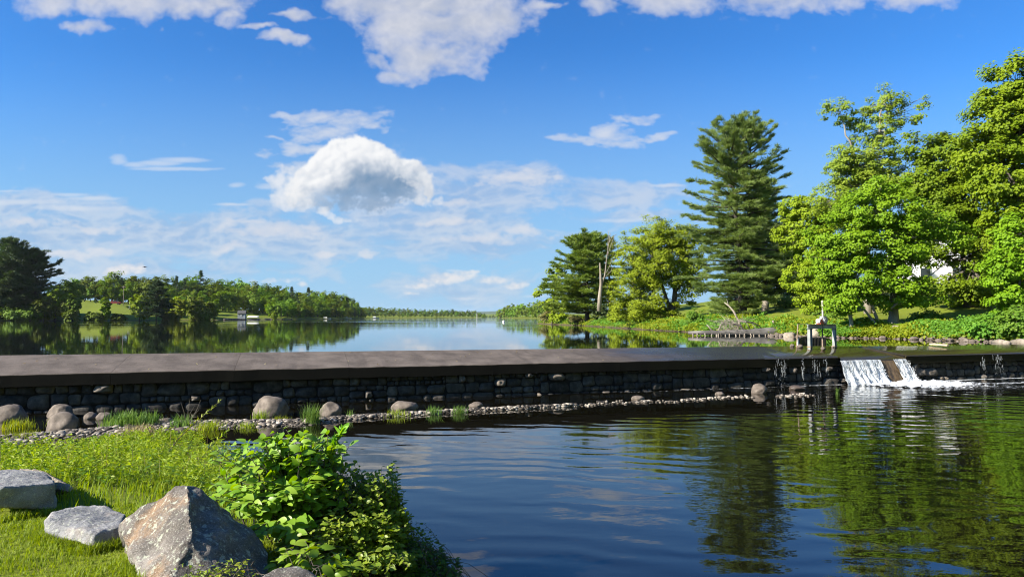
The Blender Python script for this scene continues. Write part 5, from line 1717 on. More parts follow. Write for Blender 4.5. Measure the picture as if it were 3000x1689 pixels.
# fallen log with its dead branches
Y = 44
zo = lambda x, y: ((1950 + x / 5.724) * 1024 / 3000, (860 + y / 5.724) * 1024 / 3000)
lq = lambda x, y, Y=44.0: atY(*zo(x, y), Y)
logf = lq(1400, 690); logf[2] = LAKE
fl = empty('fallen_tree', tuple(logf)); tag(fl, 'weathered fallen tree lying in the shallows along the right shore', 'fallen tree')
b = MB()
b.tube(np.array([lq(380, 648), lq(700, 650), lq(1000, 655), lq(1400, 650), lq(1700, 640), lq(2000, 620), lq(2150, 590), lq(2240, 540), lq(2270, 490)]), [.10, .15, .19, .24, .30, .33, .33, .28, .14], 10)
b.tube(np.array([lq(2080, 620), lq(2180, 560), lq(2300, 535), lq(2350, 520)]), [.2, .17, .12, .04], 7)
b.tube(np.array([lq(2100, 640), lq(2220, 660), lq(2280, 680)]), [.26, .24, .12], 7)
b.shift(logf).build('trunk', M['grey_wood'], fl, smooth=True)
b = MB()
for x in np.linspace(470, 2060, 26):
    x = x + rng.normal(0, 15)
    a = lq(x, 650); c = lq(x + rng.normal(0, 25), 705, 43.6 + rng.normal(0, .2)); c[2] = LAKE - .05
    MB().tube(np.array([a, (a + c) / 2 + rng.normal(0, .04, 3), c]) - logf, [.05, .04, .028], 5).build('branch_stub', M['dead_wood'], fl, smooth=True)
for pts_, r in (([(1300, 615), (1240, 500), (1200, 400), (1130, 280), (1060, 200), (985, 140)], .085), ([(1200, 390), (1150, 290), (1050, 180), (1025, 85)], .04), ([(1240, 450), (1340, 460), (1480, 490), (1570, 530), (1630, 605)], .07), ([(880, 625), (930, 520), (1010, 440), (1110, 400)], .045),
                ([(790, 620), (740, 570), (690, 510)], .06), ([(1245, 620), (1220, 560), (1170, 490)], .03), ([(1530, 610), (1480, 530), (1430, 480)], .03), ([(1800, 450), (1820, 520), (1830, 590)], .07), ([(1340, 470), (1400, 560), (1420, 610)], .03)):
    P = np.array([lq(x, y, 44.3 + .15 * k) for k, (x, y) in enumerate(pts_)])
    MB().tube(P - logf, np.linspace(r, r * .35, len(P)), 6).build('dead_branch', M['dead_wood'], fl, smooth=True)
tw = MB()
for k in range(170):
    a = lq(rng.uniform(930, 1300), rng.uniform(420, 620), 44.5 + rng.normal(0, .4)); c = a + np.array([rng.normal(-.25, .45), rng.normal(0, .3), rng.normal(-.1, .35)])
    tw.tube(np.array([a, (a + c) / 2 + rng.normal(0, .06, 3), c]), [.014, .011, .006], 4, cap=False)
tag(tw.shift(logf).build('twigs', M['pale_bark'], fl), kind='stuff')
for (pts_, r, Yd, lab) in (([(2240, 775), (2290, 735), (2330, 700), (2380, 660)], .07, 40, 'bare pale branch reaching up right across the maple leaves'),):
    P = np.array([dY(x, y, Yd - .9) for x, y in pts_])
    b = MB().tube(P, np.linspace(r, .02, len(P)), 6)
    for k in range(9):
        t = rng.uniform(.3, 1); a = P[0] + (P[-1] - P[0]) * t
        c = a + np.array([rng.uniform(.1, .9), 0, rng.uniform(-.1, .7)])
        b.tube(np.array([a, (a + c) / 2 + rng.normal(0, .05, 3), c]), [.02, .014, .007], 4)
    tag(b.shift(P[0]).build('dead_branch', M['dead_wood'], smooth=True, loc=tuple(P[0])), lab, 'branch')
# pale stump and small trunks on the lawn
f = gpt(1925, 66)
b = MB().tube(np.array([f - [0, 0, .2], f + [0, 0, .6], f + [.02, 0, 1.35]]), [.40, .33, .27], 10)
tag(b.shift(f).build('tree_stump', M['pale_bark'], smooth=True, loc=tuple(f)), 'pale cut stump standing on the lawn behind the low evergreen', 'stump')

# logs at the far right shore and driftwood on the crest
for (x0, y0, x1, y1, r, lab) in [(2498, 857, 2538, 860, .14, 'pale log lying at the shore left of the other pale log'), (2545, 857, 2600, 860, .16, 'pale log lying at the shore at the right edge')]:
    a = dZ(x0, y0 + 3, LAKE + .02); c = dZ(x1, y1 + 3, LAKE + .02)
    P = np.array([a, a * .6 + c * .4 + [0, 0, .04], c])
    tag(MB().tube(P - a, [r * .7, r, r * .8], 8).build('shore_log', M['dead_wood'], smooth=True, loc=tuple(a)), lab, 'log')
a = dY(2342, 861, 28.6); c = dY(2385, 867.5, 27.9)
a[2] = .05; c[2] = .02
ddir = unit(c - a); sdn = unit(np.cross(ddir, UP))
b = MB()
tt_ = np.linspace(0, 1, 8)
L_ = np.linalg.norm(c - a)
for row in range(1):
    sec = []
    for t in tt_:
        w_ = .13 * (1 - .55 * t); h_ = .05
        p = a + (c - a) * t
        sec.append([p - sdn * w_, p + sdn * w_, p + sdn * w_ * .9 + UP * h_, p - sdn * w_ * .9 + UP * h_ * 1.3])
    V = np.array(sec).reshape(-1, 3)
    i = np.arange(7)[:, None] * 4; j = np.arange(4)[None]; j2 = (j + 1) % 4
    b.add(V, [np.stack([i + j, i + j2, i + 4 + j2, i + 4 + j], -1).reshape(-1, 4), np.array([[3, 2, 1, 0]]), np.array([[28, 29, 30, 31]])])
M['drift'] = rough_mat('driftwood', [(.3, (.28, .19, .11)), (.6, (.50, .38, .25)), (.8, (.62, .50, .36))], 4, .8, .4)
tag(b.shift(a).build('driftwood', M['drift'], loc=tuple(a)), 'tan driftwood plank stranded on the wet crest right of the waterfall', 'driftwood')

# ------------------------------------------------------------------ sluice gate on the crest
M['steel'] = rough_mat('weathered_steel', [(.3, (.16, .175, .165)), (.6, (.27, .285, .27)), (.8, (.36, .365, .35))], 4, .55, .2)
M['rust'] = rough_mat('rusty_steel', [(.3, (.20, .11, .05)), (.6, (.25, .20, .155)), (.8, (.32, .31, .29))], 6, .7, .3)
M['black'] = plain('black_steel', (.018, .017, .016), .5)
M['red'] = plain('red_paint', (.36, .05, .03), .45)
M['engine_grey'] = plain('engine_grey', (.28, .29, .30), .4)
M['white_paint'] = plain('white_paint', (.74, .73, .70), .6)
M['post_paint'] = plain('post_paint', (.42, .40, .34), .7)
M['hose'] = plain('hose', (.45, .42, .34), .6)
GY_ = 26.3
gp = lambda x, y, Y=GY_: atY((2280 + x / 6.44) * 1024 / 3000, (850 + y / 6.44) * 1024 / 3000, Y)
g0 = gp(600, 1085, 26.0); g1 = gp(1062, 1075, 26.75)
gx_ = unit((g1 - g0) * [1, 1, 0])
zt = gp(600, 640, 26.0)[2]
gate = empty('sluice_gate', (g0[0], g0[1], .0)); tag(gate, 'grey steel sluice gate frame standing on the wet crest', 'gate frame')
go = np.array(gate.location)


def ibeam(a, c, w, t, name, mat, flange_dir):
    """H section from a to c"""
    a = np.asarray(a); c = np.asarray(c); d = unit(c - a); fd = unit(flange_dir); sd = np.cross(d, fd)
    b = MB()
    for (oc, hw, ht) in ((fd * w * .45, w * .5, t), (-fd * w * .45, w * .5, t), (fd * 0, None, t)):
        if hw is None:
            q_ = [(sd * t * .5, fd * w * .44), (-sd * t * .5, fd * w * .44), (-sd * t * .5, -fd * w * .44), (sd * t * .5, -fd * w * .44)]
        else:
            q_ = [(sd * hw, oc + fd * t * .5), (-sd * hw, oc + fd * t * .5), (-sd * hw, oc - fd * t * .5), (sd * hw, oc - fd * t * .5)]
        lo = [a + u_ + v_ for u_, v_ in q_]; hi = [c + u_ + v_ for u_, v_ in q_]
        b.add(np.array(lo + hi), np.array([[0, 1, 2, 3], [7, 6, 5, 4], [0, 4, 5, 1], [1, 5, 6, 2], [2, 6, 7, 3], [3, 7, 4, 0]]))
    return b.shift(go).build(name, M[mat], gate)


ibeam(g0 + [0, 0, -.12], [g0[0], g0[1], zt - .155], .12, .02, 'post', 'steel', gx_)
ibeam(g1 + [0, 0, -.12], [g1[0], g1[1], zt - .155], .11, .02, 'post', 'steel', gx_)
for p_ in (g0, g1):
    MB().box(p_ - go + np.array([0, 0, .05]), (.155, .155, .05), math.atan2(gx_[1], gx_[0])).build('rusty_foot', M['rust'], gate)
c_ = (g0 + g1) / 2; c_[2] = zt - .075
wid = np.linalg.norm((g1 - g0)[:2])
bm_ = MB()
ang = math.atan2(gx_[1], gx_[0])
bm_.box(c_ - go, (wid + .22, .03, .14), ang); bm_.box(c_ - go + [0, 0, .0745], (wid + .22, .14, .012), ang); bm_.box(c_ - go - [0, 0, .0745], (wid + .22, .14, .012), ang)
bm_.build('crossbeam', M['steel'], gate)
stem = c_ + gx_ * 0.02
MB().tube(np.array([[stem[0], stem[1], zt + .02], [stem[0], stem[1], zt - .75]]) - go, .022, 8).build('gate_stem', M['black'], gate)
MB().tube(np.array([[stem[0], stem[1], zt - .56], [stem[0], stem[1], .0]]) - go, .035, 8).build('stem_sleeve', M['rust'], gate)
# hand rail rod on the left
r0 = gp(345, 1060, 26.2); r1 = gp(372, 630, 26.2); r2 = np.array([g0[0], g0[1], zt + .0])
MB().tube(np.array([r0 - [0, 0, .1], r1]) - go, .022, 7).build('side_rod', M['rust'], gate)
MB().tube(np.array([r1 - gx_ * .02, r2]) - go, .012, 6).build('top_rail', M['black'], gate)
# rack of bars in the water behind
ra = gp(375, 1070, 28.2); rb = gp(895, 1068, 28.6)
ra[2] = rb[2] = 0
rz_ = .36
rk = MB()
for k in range(20):
    t = k / 19; p = ra + (rb - ra) * t
    rk.box(p - go + [0, 0, rz_ / 2 - .1], (.03, .05, rz_ + .2), ang)
rk.box((ra + rb) / 2 - go + [0, .05, rz_ - .02], (np.linalg.norm(rb - ra) + .05, .03, .04), ang)
rk.box((ra + rb) / 2 - go + [0, .12, rz_ / 2 - .12], (np.linalg.norm(rb - ra) + .05, .02, rz_ + .1), ang)
rko = rk.build('trash_rack', M['black'], gate)
MB().box(ra - go - gx_ * .03 + [0, -.05, .13], (.07, .04, .40), ang).build('rack_end', M['white_paint'], gate)
# engine
e0 = stem + np.array([0, 0, .0]); e0[2] = zt + .012
eng = empty('engine', tuple(e0), ang); tag(eng, 'small red and grey engine mounted on the gate beam', 'engine')
b = MB().box((-.13, 0, .07), (.20, .18, .14)).box((-.13, 0, .16), (.15, .14, .05)); b.build('red_housing', M['red'], eng)
b = MB()
b.tube(np.array([(.06, -.10, .14), (.06, .10, .14)]), .13, 14); b.tube(np.array([(.06, -.13, .14), (.06, -.10, .14)]), .085, 12)
b.box((.06, 0, .27), (.20, .16, .07)); b.box((.20, 0, .16), (.09, .14, .12)); b.tube(np.array([(.1, -.06, .05), (.13, -.08, -.02)]), .03, 8)
b.build('engine_block', M['engine_grey'], eng)
MB().tube(np.array([(-.45, -.02, .0), (-.3, -.02, .05), (-.15, -.03, .17), (-.02, -.05, .27), (.03, -.05, .28)]), .018, 7).build('hose', M['hose'], eng, smooth=True)
b = MB().tube(np.array([(-.27, 0, .12), (-.2, 0, .12)]), .09, 12); b.build('pull_starter', M['white_paint'], eng)
# stones around the foot of the gate
for (x, y, Yd, w, lab) in [(265, 1040, 26.3, .14, 'small reddish stone left of the thin side rod'), (410, 1058, 26.1, .18, 'pinkish stone at the foot of the side rod'), (850, 1085, 25.9, .15, 'pale pink stone under the gate stem')]:
    p = gp(x, y, Yd)
    V, F = rock_v((w * 1.3, w, w), int(x), 3, 6, (.7, .95), .1)
    sC = float((p - DO) @ DT); oC = float((p - DO) @ DN)
    zc = float(np.interp(oC, [-CW_, 0], [float(zback(sC)), ZF]))
    tag(MB().add(V, F).build('crest_stone', M['river_rock'], smooth=True, loc=(p[0], p[1], zc + w * .32)), lab, 'stone')
# white post on the bank behind
p = atY(822.5, 300, 41.5); gz_ = h1(p[0], p[1])
b = MB().tube(np.array([(0, 0, -.2), (0, 0, p[2] - gz_ - .1)]), .055, 10)
o = b.build('white_post', M['post_paint'], loc=(p[0], p[1], gz_)); tag(o, 'white round post on the bank directly behind the engine', 'post')
MB().tube(np.array([(0, 0, p[2] - gz_ - .1), (0, 0, p[2] - gz_)]), .075, 10).build('post_cap', M['post_paint'], o)

# ------------------------------------------------------------------ white house behind the maples
M['siding'] = rough_mat('white_siding', [(.3, (.66, .66, .66)), (.7, (.80, .80, .80))], 1.5, .7, .15, stretch=(.2, .2, 8))
M['shingle'] = rough_mat('dark_shingle', [(.3, (.05, .05, .055)), (.7, (.11, .11, .115))], 6, .9, .4)
M['glass'] = plain('window_glass', (.03, .04, .05), .08)
Yh = 74
hb = gpt(2375, Yh)
hs = empty('white_house', tuple(hb), R(-12)); tag(hs, 'white house glimpsed between the maples above the right lawn', 'house')
wz = float(dY(2375, 600, Yh)[2] - hb[2])
b = MB(); b.box((0, 0, wz * .5 - .3), (9, 7, wz + .6)); b.build('wall', M['siding'], hs)
b = MB(); V = np.array([(-4.9, -3.9, wz), (4.9, -3.9, wz), (4.9, 0, wz + 2.6), (-4.9, 0, wz + 2.6), (-4.9, 3.9, wz), (4.9, 3.9, wz)])
V2 = V - [0, 0, .18]
b.add(np.concatenate([V, V2]), [np.array([[0, 1, 2, 3], [3, 2, 5, 4], [7, 6, 9, 8], [8, 9, 10, 11], [6, 7, 1, 0], [10, 4, 5, 11]]), np.array([[0, 3, 9], [0, 9, 6], [3, 4, 10], [3, 10, 9], [1, 7, 8], [1, 8, 2], [2, 8, 11], [2, 11, 5]])])
b.build('roof', M['shingle'], hs)
for x in (-3, 0, 3):
    for z in (1.5, wz - 1.2):
        w_ = MB().box((x, -3.52, z), (1.1, .1, 1.3)).build('window', M['white_paint'], hs)
        MB().box((x, -3.585, z), (.92, .03, 1.12)).build('pane', M['glass'], w_)

# ------------------------------------------------------------------ woods across the lake
def far_broad(name, seed, H, W, mat, n_cl=84, per=30, leaf=.75, trunk=True):
    """prototype: woodland tree; origin at the foot, linked when placed"""
    global rng
    keep = rng; rng = np.random.default_rng(seed)
    lob = rng.integers(4, 7)
    blob = [((rng.uniform(-.28, .28) * W, rng.uniform(-.28, .28) * W, H * rng.uniform(.35, .85)), (W * rng.uniform(.22, .36), W * rng.uniform(.22, .36), H * rng.uniform(.12, .22)), 1) for _ in range(lob)]
    blob += [((0, 0, H * .26), (W * .40, W * .40, H * .22), 1.2), ((0, 0, H * .55), (W * .42, W * .42, H * .34), 2.0), ((0, 0, H * .82), (W * .26, W * .26, H * .17), 1)]
    r = broadleaf(name, 'x', (0, 0, 0), [((0, 0, 0), (0, 0, H * .7), H * .018)], blob, n_cl, per, leaf, mat, 'bark', cl_r=(W * .09, W * .17), limb_r=.12, twigs=0, flat=.75)
    rng = keep
    return r


def far_conifer(name, seed, H, W, mat, nw=16):
    global rng
    keep = rng; rng = np.random.default_rng(seed)
    r = pine(name, 'x', (0, 0, 0), [(H * .08, W * .5, W * .5), (H * .3, W * .5, W * .5), (H * .6, W * .33, W * .33), (H * .98, .2, .2)], H, mat, nw, 6, 2.4, .75, .18, 7, H * .016)
    rng = keep
    return r


protoB = [far_broad('woodland_tree', 100 + k, 13, 9.5, 'wood_leaf') for k in range(6)]
protoC = [far_conifer('woodland_pine', 200 + k, 16, 7.5, 'wood_spruce') for k in range(3)]
used = set()


def place(protos, k, x, y, z, s, sx_, label, group, name=None):
    p = protos[k % len(protos)]
    if id(p) in used: o = copy_tree(p)
    else: used.add(id(p)); o = p
    o.location = (x, y, z - .1); o.scale = (s * sx_, s * sx_, s); o.rotation_euler = (0, 0, random.random() * 6.28)
    tag(o, label, 'tree', group)
    if name: o.name = name
    return o


def skyline(px):
    """treetop row of the left hand woods by photo column (1024 frame)"""
    return np.interp(px, [60, 80, 100, 112, 130, 150, 170, 200, 235, 262, 285, 310, 335, 352, 362, 366], [281, 278, 275, 273, 275, 275, 276, 277, 279, 283, 287, 290, 293.5, 298, 306, 312])


def shoreY(px):
    return np.interp(px, [0, 80, 150, 220, 241, 300, 340, 363], [215, 225, 233, 262, 282, 342, 422, 500])


def clear_of(x, y, z, px):
    return True


random.seed(21)
# back ridge and body of the left wood
cnt = 0
for row, (dd_, hfrac) in enumerate([(118, 1.0), (92, .86), (62, .66), (36, .50), (14, .36)]):
    px = 70 + row * 2.3
    while px < 364:
        Yp = shoreY(px) + dd_ * (1.0 if px < 250 else .75)
        if row in (1, 2, 3, 4) and px < 142 and row < 5:      # open field on the left
            if row != 1:
                px += 6; continue
        if row in (3, 4) and 216 < px < 268:                    # little lawn with the shed
            px += 4; continue
        x = (px - 512) / FPX * Yp; z = h1(x, Yp)
        ty = skyline(px) + (1 - hfrac) * (317 - skyline(px)) * .9 + random.uniform(-3.2, 1.2)
        zt_ = CAMZ + (316.5 - ty) / FPX * Yp
        Hn = max(5.0, min(zt_ - z, 19))
        con = random.random() < (.16 if row < 3 else .10)
        if con:
            place(protoC, random.randrange(3), x, Yp, z, Hn * 1.1 / 16, .9, 'dark conifer standing among the broadleaf trees of the left wood', 'conifers of the left wood')
        else:
            place(protoB, random.randrange(6), x, Yp, z, Hn / 13, random.uniform(.9, 1.15), 'green broadleaf tree in the dense wood along the left shore', 'broadleaf trees of the left wood')
        cnt += 1
        px += max(3.0, 9.0 * Hn / 13 * .50 * FPX / Yp * random.uniform(.8, 1.2))
# far shore and the far right point
protoF = []
for k in range(5):
    r_ = far_broad('distant_tree', 300 + k, 14, 11, 'wood_leaf', 34, 16, 1.5)
    cr_ = [c for c in r_.children if c.name.startswith('crown')][0]
    me = cr_.data
    for c in list(r_.children): bpy.data.objects.remove(c)
    bpy.data.objects.remove(r_)
    protoF.append(bpy.data.objects.new('distant_tree', me))
random.seed(5)


def distant(px, Y, top, label, group, sx_=1.0):
    x = (px - 512) / FPX * Y; z = h1(x, Y)
    Hn = max(6, CAMZ + (316.5 - top) / FPX * Y - z)
    p = random.choice(protoF)
    o = bpy.data.objects.new('distant_tree', p.data); COL.objects.link(o)
    s = Hn / 14
    o.location = (x, Y, z - .1); o.scale = (s * sx_, s * sx_, s * 1.05); o.rotation_euler = (0, 0, random.random() * 6.28)
    tag(o, label, 'tree', group)


for row, (dy_, f_) in enumerate([(90, 1.0), (45, .8), (8, .58)]):
    px = 361.0
    while px < 484:
        Yp = np.interp(px, [361, 430, 475, 484], [905, 955, 1005, 1030]) + dy_
        sky_ = np.interp(px, [361, 372, 392, 420, 450, 470, 478, 484], [305.5, 306.2, 307.6, 308.8, 309.3, 310, 311, 313])
        distant(px, Yp, 317 - (317 - sky_) * f_ + random.uniform(-.6, .6), 'small pale green tree in the wood on the far shore', 'trees of the far shore', random.uniform(.9, 1.3))
        px += random.uniform(3.0, 5.0)
for row, (dy_, f_) in enumerate([(60, 1.0), (10, .75)]):
    px = 499.0
    while px < 552:
        Yp = np.interp(px, [498, 515, 552], [712, 655, 560]) + dy_
        sky_ = np.interp(px, [498, 503, 512, 530, 552], [309, 305.5, 304, 302, 299.5])
        distant(px, Yp, 317 - (317 - sky_) * f_ + random.uniform(-.6, .6), 'green tree in the wood on the far right point', 'trees of the far right point', random.uniform(.8, 1.1))
        px += random.uniform(3.2, 5.0)
for px in np.linspace(482, 512, 9):
    distant(px, 2250 + random.uniform(0, 80), 314.6 + random.uniform(-.3, .3), 'hazy tree on the most distant shore', 'trees of the most distant shore', 1.8)

# left edge: dark pines and shore trees
for (dx, ty, w, Y, lab) in [(30, 607, 75, 222, 'tall dark pine at the left edge of the far shore'), (85, 632, 60, 226, 'dark pine just right of the tall one at the left edge'), (-30, 640, 70, 224, 'dark pine cut off by the left edge'), (5, 660, 60, 218, 'shorter dark pine in front of the tall one at the left edge')]:
    f = gpt(dx, Y); k = DK * Y / FPX
    pine('shore_pine', lab, f, dprof(dx, Y, [(ty, dx - 8, dx + 8), (ty + 25, dx - w * .6, dx + w * .6), (ty + 60, dx - w * .9, dx + w * .9), (ty + 110, dx - w, dx + w), (792, dx - w, dx + w)]), float(dY(dx, ty, Y)[2]), 'pine_dark', 24, 7, 5.5, .85, .17, 8, .4, droop=.0)
Y = 236
f = gpt(394, 230)
pine('shore_spruce', 'dark full spruce standing alone at the left shore', f, dprof(394, 230, [(712, 388, 400), (735, 370, 416), (765, 355, 430), (790, 352, 434)]), float(dY(394, 710, 230)[2]), 'wood_spruce', 22, 7, 5, .7, .15, 8, .2)
random.seed(77)
for (dx, ty, w, Y, mat, lab) in [
    (140, 705, 40, 222, 'spring', 'yellow green tree beside the dark pines on the left shore'), (178, 695, 38, 226, 'wood_leaf', 'round green tree between the dark pines and the field'), (110, 740, 40, 219, 'wood_leaf', 'low green tree under the dark pines'),
    (184, 735, 22, 221, 'wood_leaf', 'bushy tree at the left end of the field'), (264, 742, 17, 224, 'spring', 'small pale tree on the field near the red pickup'), (236, 783, 28, 222, 'wood_leaf', 'dark bush at the shore below the field'),
    (352, 738, 34, 231, 'spring', 'yellow green tree left of the lone dark spruce'), (450, 738, 32, 243, 'spring', 'light green tree right of the lone dark spruce'), (490, 735, 32, 250, 'wood_leaf', 'airy green tree at the shore between the spruce and the little lawn'), (527, 755, 26, 256, 'wood_leaf', 'green bush tree at the left end of the little lawn'),
    (690, 776, 11, 300, 'spring', 'small bright round tree on the little lawn'), (176, 778, 26, 219, 'wood_leaf', 'dark bush on the shore below the bushy tree'), (300, 788, 26, 226, 'wood_leaf', 'low bush on the shore left of the yellow green tree'), (60, 770, 60, 216, 'wood_leaf', 'dark low bush at the left edge of the shore'), (430, 785, 30, 238, 'wood_leaf', 'low bush at the waterline right of the spruce'), (505, 782, 36, 250, 'wood_leaf', 'low dark bush at the waterline before the little lawn')]:
    f = gpt(dx, Y); k = DK * Y / FPX
    Hn = float(dY(dx, ty, Y)[2] - f[2]); Wm = w * k * .78
    blob = [((f[0] + rng.uniform(-.4, .4) * Wm, f[1] + rng.uniform(-.4, .4) * Wm, f[2] + Hn * rng.uniform(.45, .8)), (Wm * .6, Wm * .6, Hn * .22), 1) for _ in range(4)] + [((f[0], f[1], f[2] + Hn * .5), (Wm * .9, Wm * .9, Hn * .46), 2)]
    broadleaf('shore_tree', lab, f, [(f, f + [0, 0, Hn * .7], max(.05, Hn * .02))], blob, 80, 34, .6 if w > 15 else .4, mat, cl_r=(Wm * .15, Wm * .3), twigs=.1, flat=.75)

# shed, pickup, pole, boats and the other small things across the lake
M['shed_grey'] = plain('shed_grey', (.30, .33, .37), .8)
M['truck_red'] = plain('truck_red', (.22, .03, .03), .3)
M['tyre'] = plain('tyre', (.02, .02, .02), .9)
Ys = 284
a = atY(238.3, 316.8, Ys); c = atY(245.6, 316.8, Ys)
sb = np.array([(a[0] + c[0]) / 2, Ys, max(.5, h1((a[0] + c[0]) / 2, Ys))]); sw = c[0] - a[0]
shd = empty('shed', tuple(sb), R(12)); tag(shd, 'little grey shed with a dark roof on the left shore', 'shed')
MB().box((0, 0, 1.0), (sw, sw * .85, 2.2)).build('wall', M['shed_grey'], shd)
e = sw / 2 + .15; d_ = sw * .425 + .2
b = MB().add(np.array([(-e, -d_, 1.95), (e, -d_, 1.95), (e, 0, 3.3), (-e, 0, 3.3), (-e, d_, 1.95), (e, d_, 1.95), (-e, -d_, 2.1), (e, -d_, 2.1), (e, 0, 3.45), (-e, 0, 3.45), (-e, d_, 2.1), (e, d_, 2.1)]),
             [np.array([[0, 3, 2, 1], [3, 4, 5, 2], [6, 7, 8, 9], [9, 8, 11, 10], [0, 1, 7, 6], [4, 10, 11, 5]]), np.array([[1, 2, 8], [1, 8, 7], [2, 5, 11], [2, 11, 8], [0, 6, 9], [0, 9, 3], [3, 9, 10], [3, 10, 4]])])
b.build('roof', M['shingle'], shd)
MB().box((-.1, -sw * .43 - .03, 1.35), (.55, .06, .6)).build('window', M['white_paint'], shd)
MB().box((sw * .44, -sw * .43 - .02, 1.0), (.12, .05, 2.0)).build('corner_trim', M['white_paint'], shd)
# pickup
Yt = 290
tp = gpt(289, Yt)
tk = empty('pickup_truck', tuple(tp), R(8)); tag(tk, 'dark red pickup truck parked on the field across the lake', 'truck')
prof = np.array([(-2.6, .5), (-2.6, 1.05), (-1.2, 1.1), (-.75, 1.75), (.45, 1.75), (.6, 1.1), (2.55, 1.1), (2.6, .5)])
V = np.concatenate([np.c_[prof[:, 0], np.full(8, -.9), prof[:, 1]], np.c_[prof[:, 0], np.full(8, .9), prof[:, 1]]])
MB().add(V, [np.array([[k_, (k_ + 1) % 8, (k_ + 1) % 8 + 8, k_ + 8] for k_ in range(8)])[:, ::-1], np.arange(8)[None], np.arange(8, 16)[::-1][None]]).build('body', M['truck_red'], tk)
MB().box((-.15, -.91, 1.42), (.9, .03, .45)).build('side_window', M['glass'], tk)
for x in (-1.7, 1.6):
    for y in (-.82, .82):
        MB().tube(np.array([(x, y - .11, .38), (x, y + .11, .38)]), .38, 12).build('wheel', M['tyre'], tk)
# utility pole
Yp = 296
p = gpt(310.5, Yp); ph = float(atY(123.5, 285.4, Yp)[2] - p[2])
pole = MB().tube(np.array([(0, 0, -.3), (0, 0, ph)]), [.16, .12], 8).build('utility_pole', M['dead_wood'], loc=tuple(p)); tag(pole, 'pale wooden utility pole beside the red pickup', 'pole')
MB().box((0, 0, ph - .5), (1.8, .12, .14)).build('crossarm', M['dead_wood'], pole)
# white board and small dark shrubs on the field
p = gpt(327, 262)
wb = empty('white_board', tuple(p), R(15)); tag(wb, 'small white board standing on the grass between pickup and spruce', 'board')
MB().box((0, 0, .85), (1.3, .06, .9)).build('panel', M['white_paint'], wb)
for x in (-.5, .5): MB().box((x, .06, .3), (.08, .06, 1.2)).build('leg', M['white_paint'], wb)
for (dx, lab) in ((256, 'small dark clump on the far field left of the red pickup'), (240, 'small dark clump leftmost on the far field')):
    c = gpt(dx, 292)
    shrub('field_shrub', lab, c, 1.1, 1.1, 240, .4, 'wood_spruce', stems=4)
# overturned white boat on the lawn, bench, moored boats
def boat(name, loc, L, rz, label, flip=False, cabin=False):
    o = empty(name, tuple(loc), rz); tag(o, label, 'boat')
    n = 9; t = np.linspace(-1, 1, n)
    w = .36 * L * .5 * (1 - np.clip(t, 0, 1) ** 2.2) ** .8 + .01
    rows = []
    for u_, zz in ((-1, .62), (-.72, .12), (0, 0), (.72, .12), (1, .62)):
        rows.append(np.c_[t * L / 2, u_ * w, zz * .18 * L + .03 * L * np.clip(t, 0, 1) ** 2 * (zz + .2)])
    V = np.concatenate(rows)
    i = np.arange(4)[:, None] * n; j = np.arange(n - 1)[None]
    F = np.stack([i + j, i + j + 1, i + n + j + 1, i + n + j], -1).reshape(-1, 4)
    dk = np.stack([np.arange(n - 1), np.arange(1, n), 4 * n + np.arange(1, n), 4 * n + np.arange(n - 1)], -1)
    if flip: V = V * [1, 1, -1] + [0, 0, .14 * L]
    MB().add(V, [F, dk, np.array([[0, n, 2 * n, 3 * n, 4 * n]])]).build('hull', M['white_paint'], o)
    if cabin:
        MB().box((-.05 * L, 0, .17 * L), (.34 * L, .2 * L, .12 * L)).build('cabin', M['white_paint'], o)
        MB().box((.13 * L, 0, .19 * L), (.03 * L, .22 * L, .08 * L)).build('windscreen', M['glass'], o)
    return o


c = gpt(639, 296); boat('white_boat', c + [0, 0, .35], 5.0, R(-10), 'white boat lying overturned on the little lawn', True)
c = gpt(668, 296)
bn = empty('picnic_table', tuple(c)); tag(bn, 'pale picnic table on the little lawn near the bright round tree', 'table')
MB().box((0, 0, .75), (2.6, .9, .06)).build('tabletop', M['pale_bark'], bn)
for y in (-.8, .8): MB().box((0, y, .45), (2.6, .3, .05)).build('seat', M['pale_bark'], bn)
for x in (-1, 1): MB().box((x, 0, .36), (.1, 1.5, .72)).build('leg', M['pale_bark'], bn)
for (px, Y_, L, lab) in [(326, 395, 6, 'white motor boat moored by the pale pine trunks'), (347, 450, 6, 'small blue white boat moored near the end of the headland'), (375, 640, 8, 'white cabin boat anchored in front of the far shore')]:
    x = (px - 512) / FPX * Y_
    boat('motor_boat', (x, Y_, -.1), L, R(5), lab, False, True)
# white pole and buoy in the lake
x = (477 - 512) / FPX * 420
tag(MB().tube(np.array([(0, 0, -1), (0, 0, 3.3)]), .14, 8).build('channel_marker', M['white_paint'], loc=(x, 420, 0)), 'thin white pole standing in the far water', 'marker pole')
p = atZ(503.7, 321.6, 0)
V, F = ICO[3]
by = MB().add(V * [.32, .32, .3] + [0, 0, .12], F).build('buoy', M['white_paint'], smooth=True, loc=tuple(p)); tag(by, 'small round pale buoy floating in mid lake', 'buoy')
MB().tube(np.array([(0, 0, .38), (0, 0, .55)]), .06, 8).build('ring', M['rust'], by)
# lone thin tree on the low islet
x = (500 - 512) / FPX * 690
f = np.array([x, 690, 0.0])
broadleaf('islet_tree', 'thin lone tree standing before the far right point', f, [(f, f + [0, 0, 4.2], .15)], [((x, 690, 3.4), (1.8, 1.8, 1.6), 1), ((x + .4, 690, 1.8), (1.6, 1.6, .9), .6)], 26, 14, .5, 'twiggy', cl_r=(.4, .8))
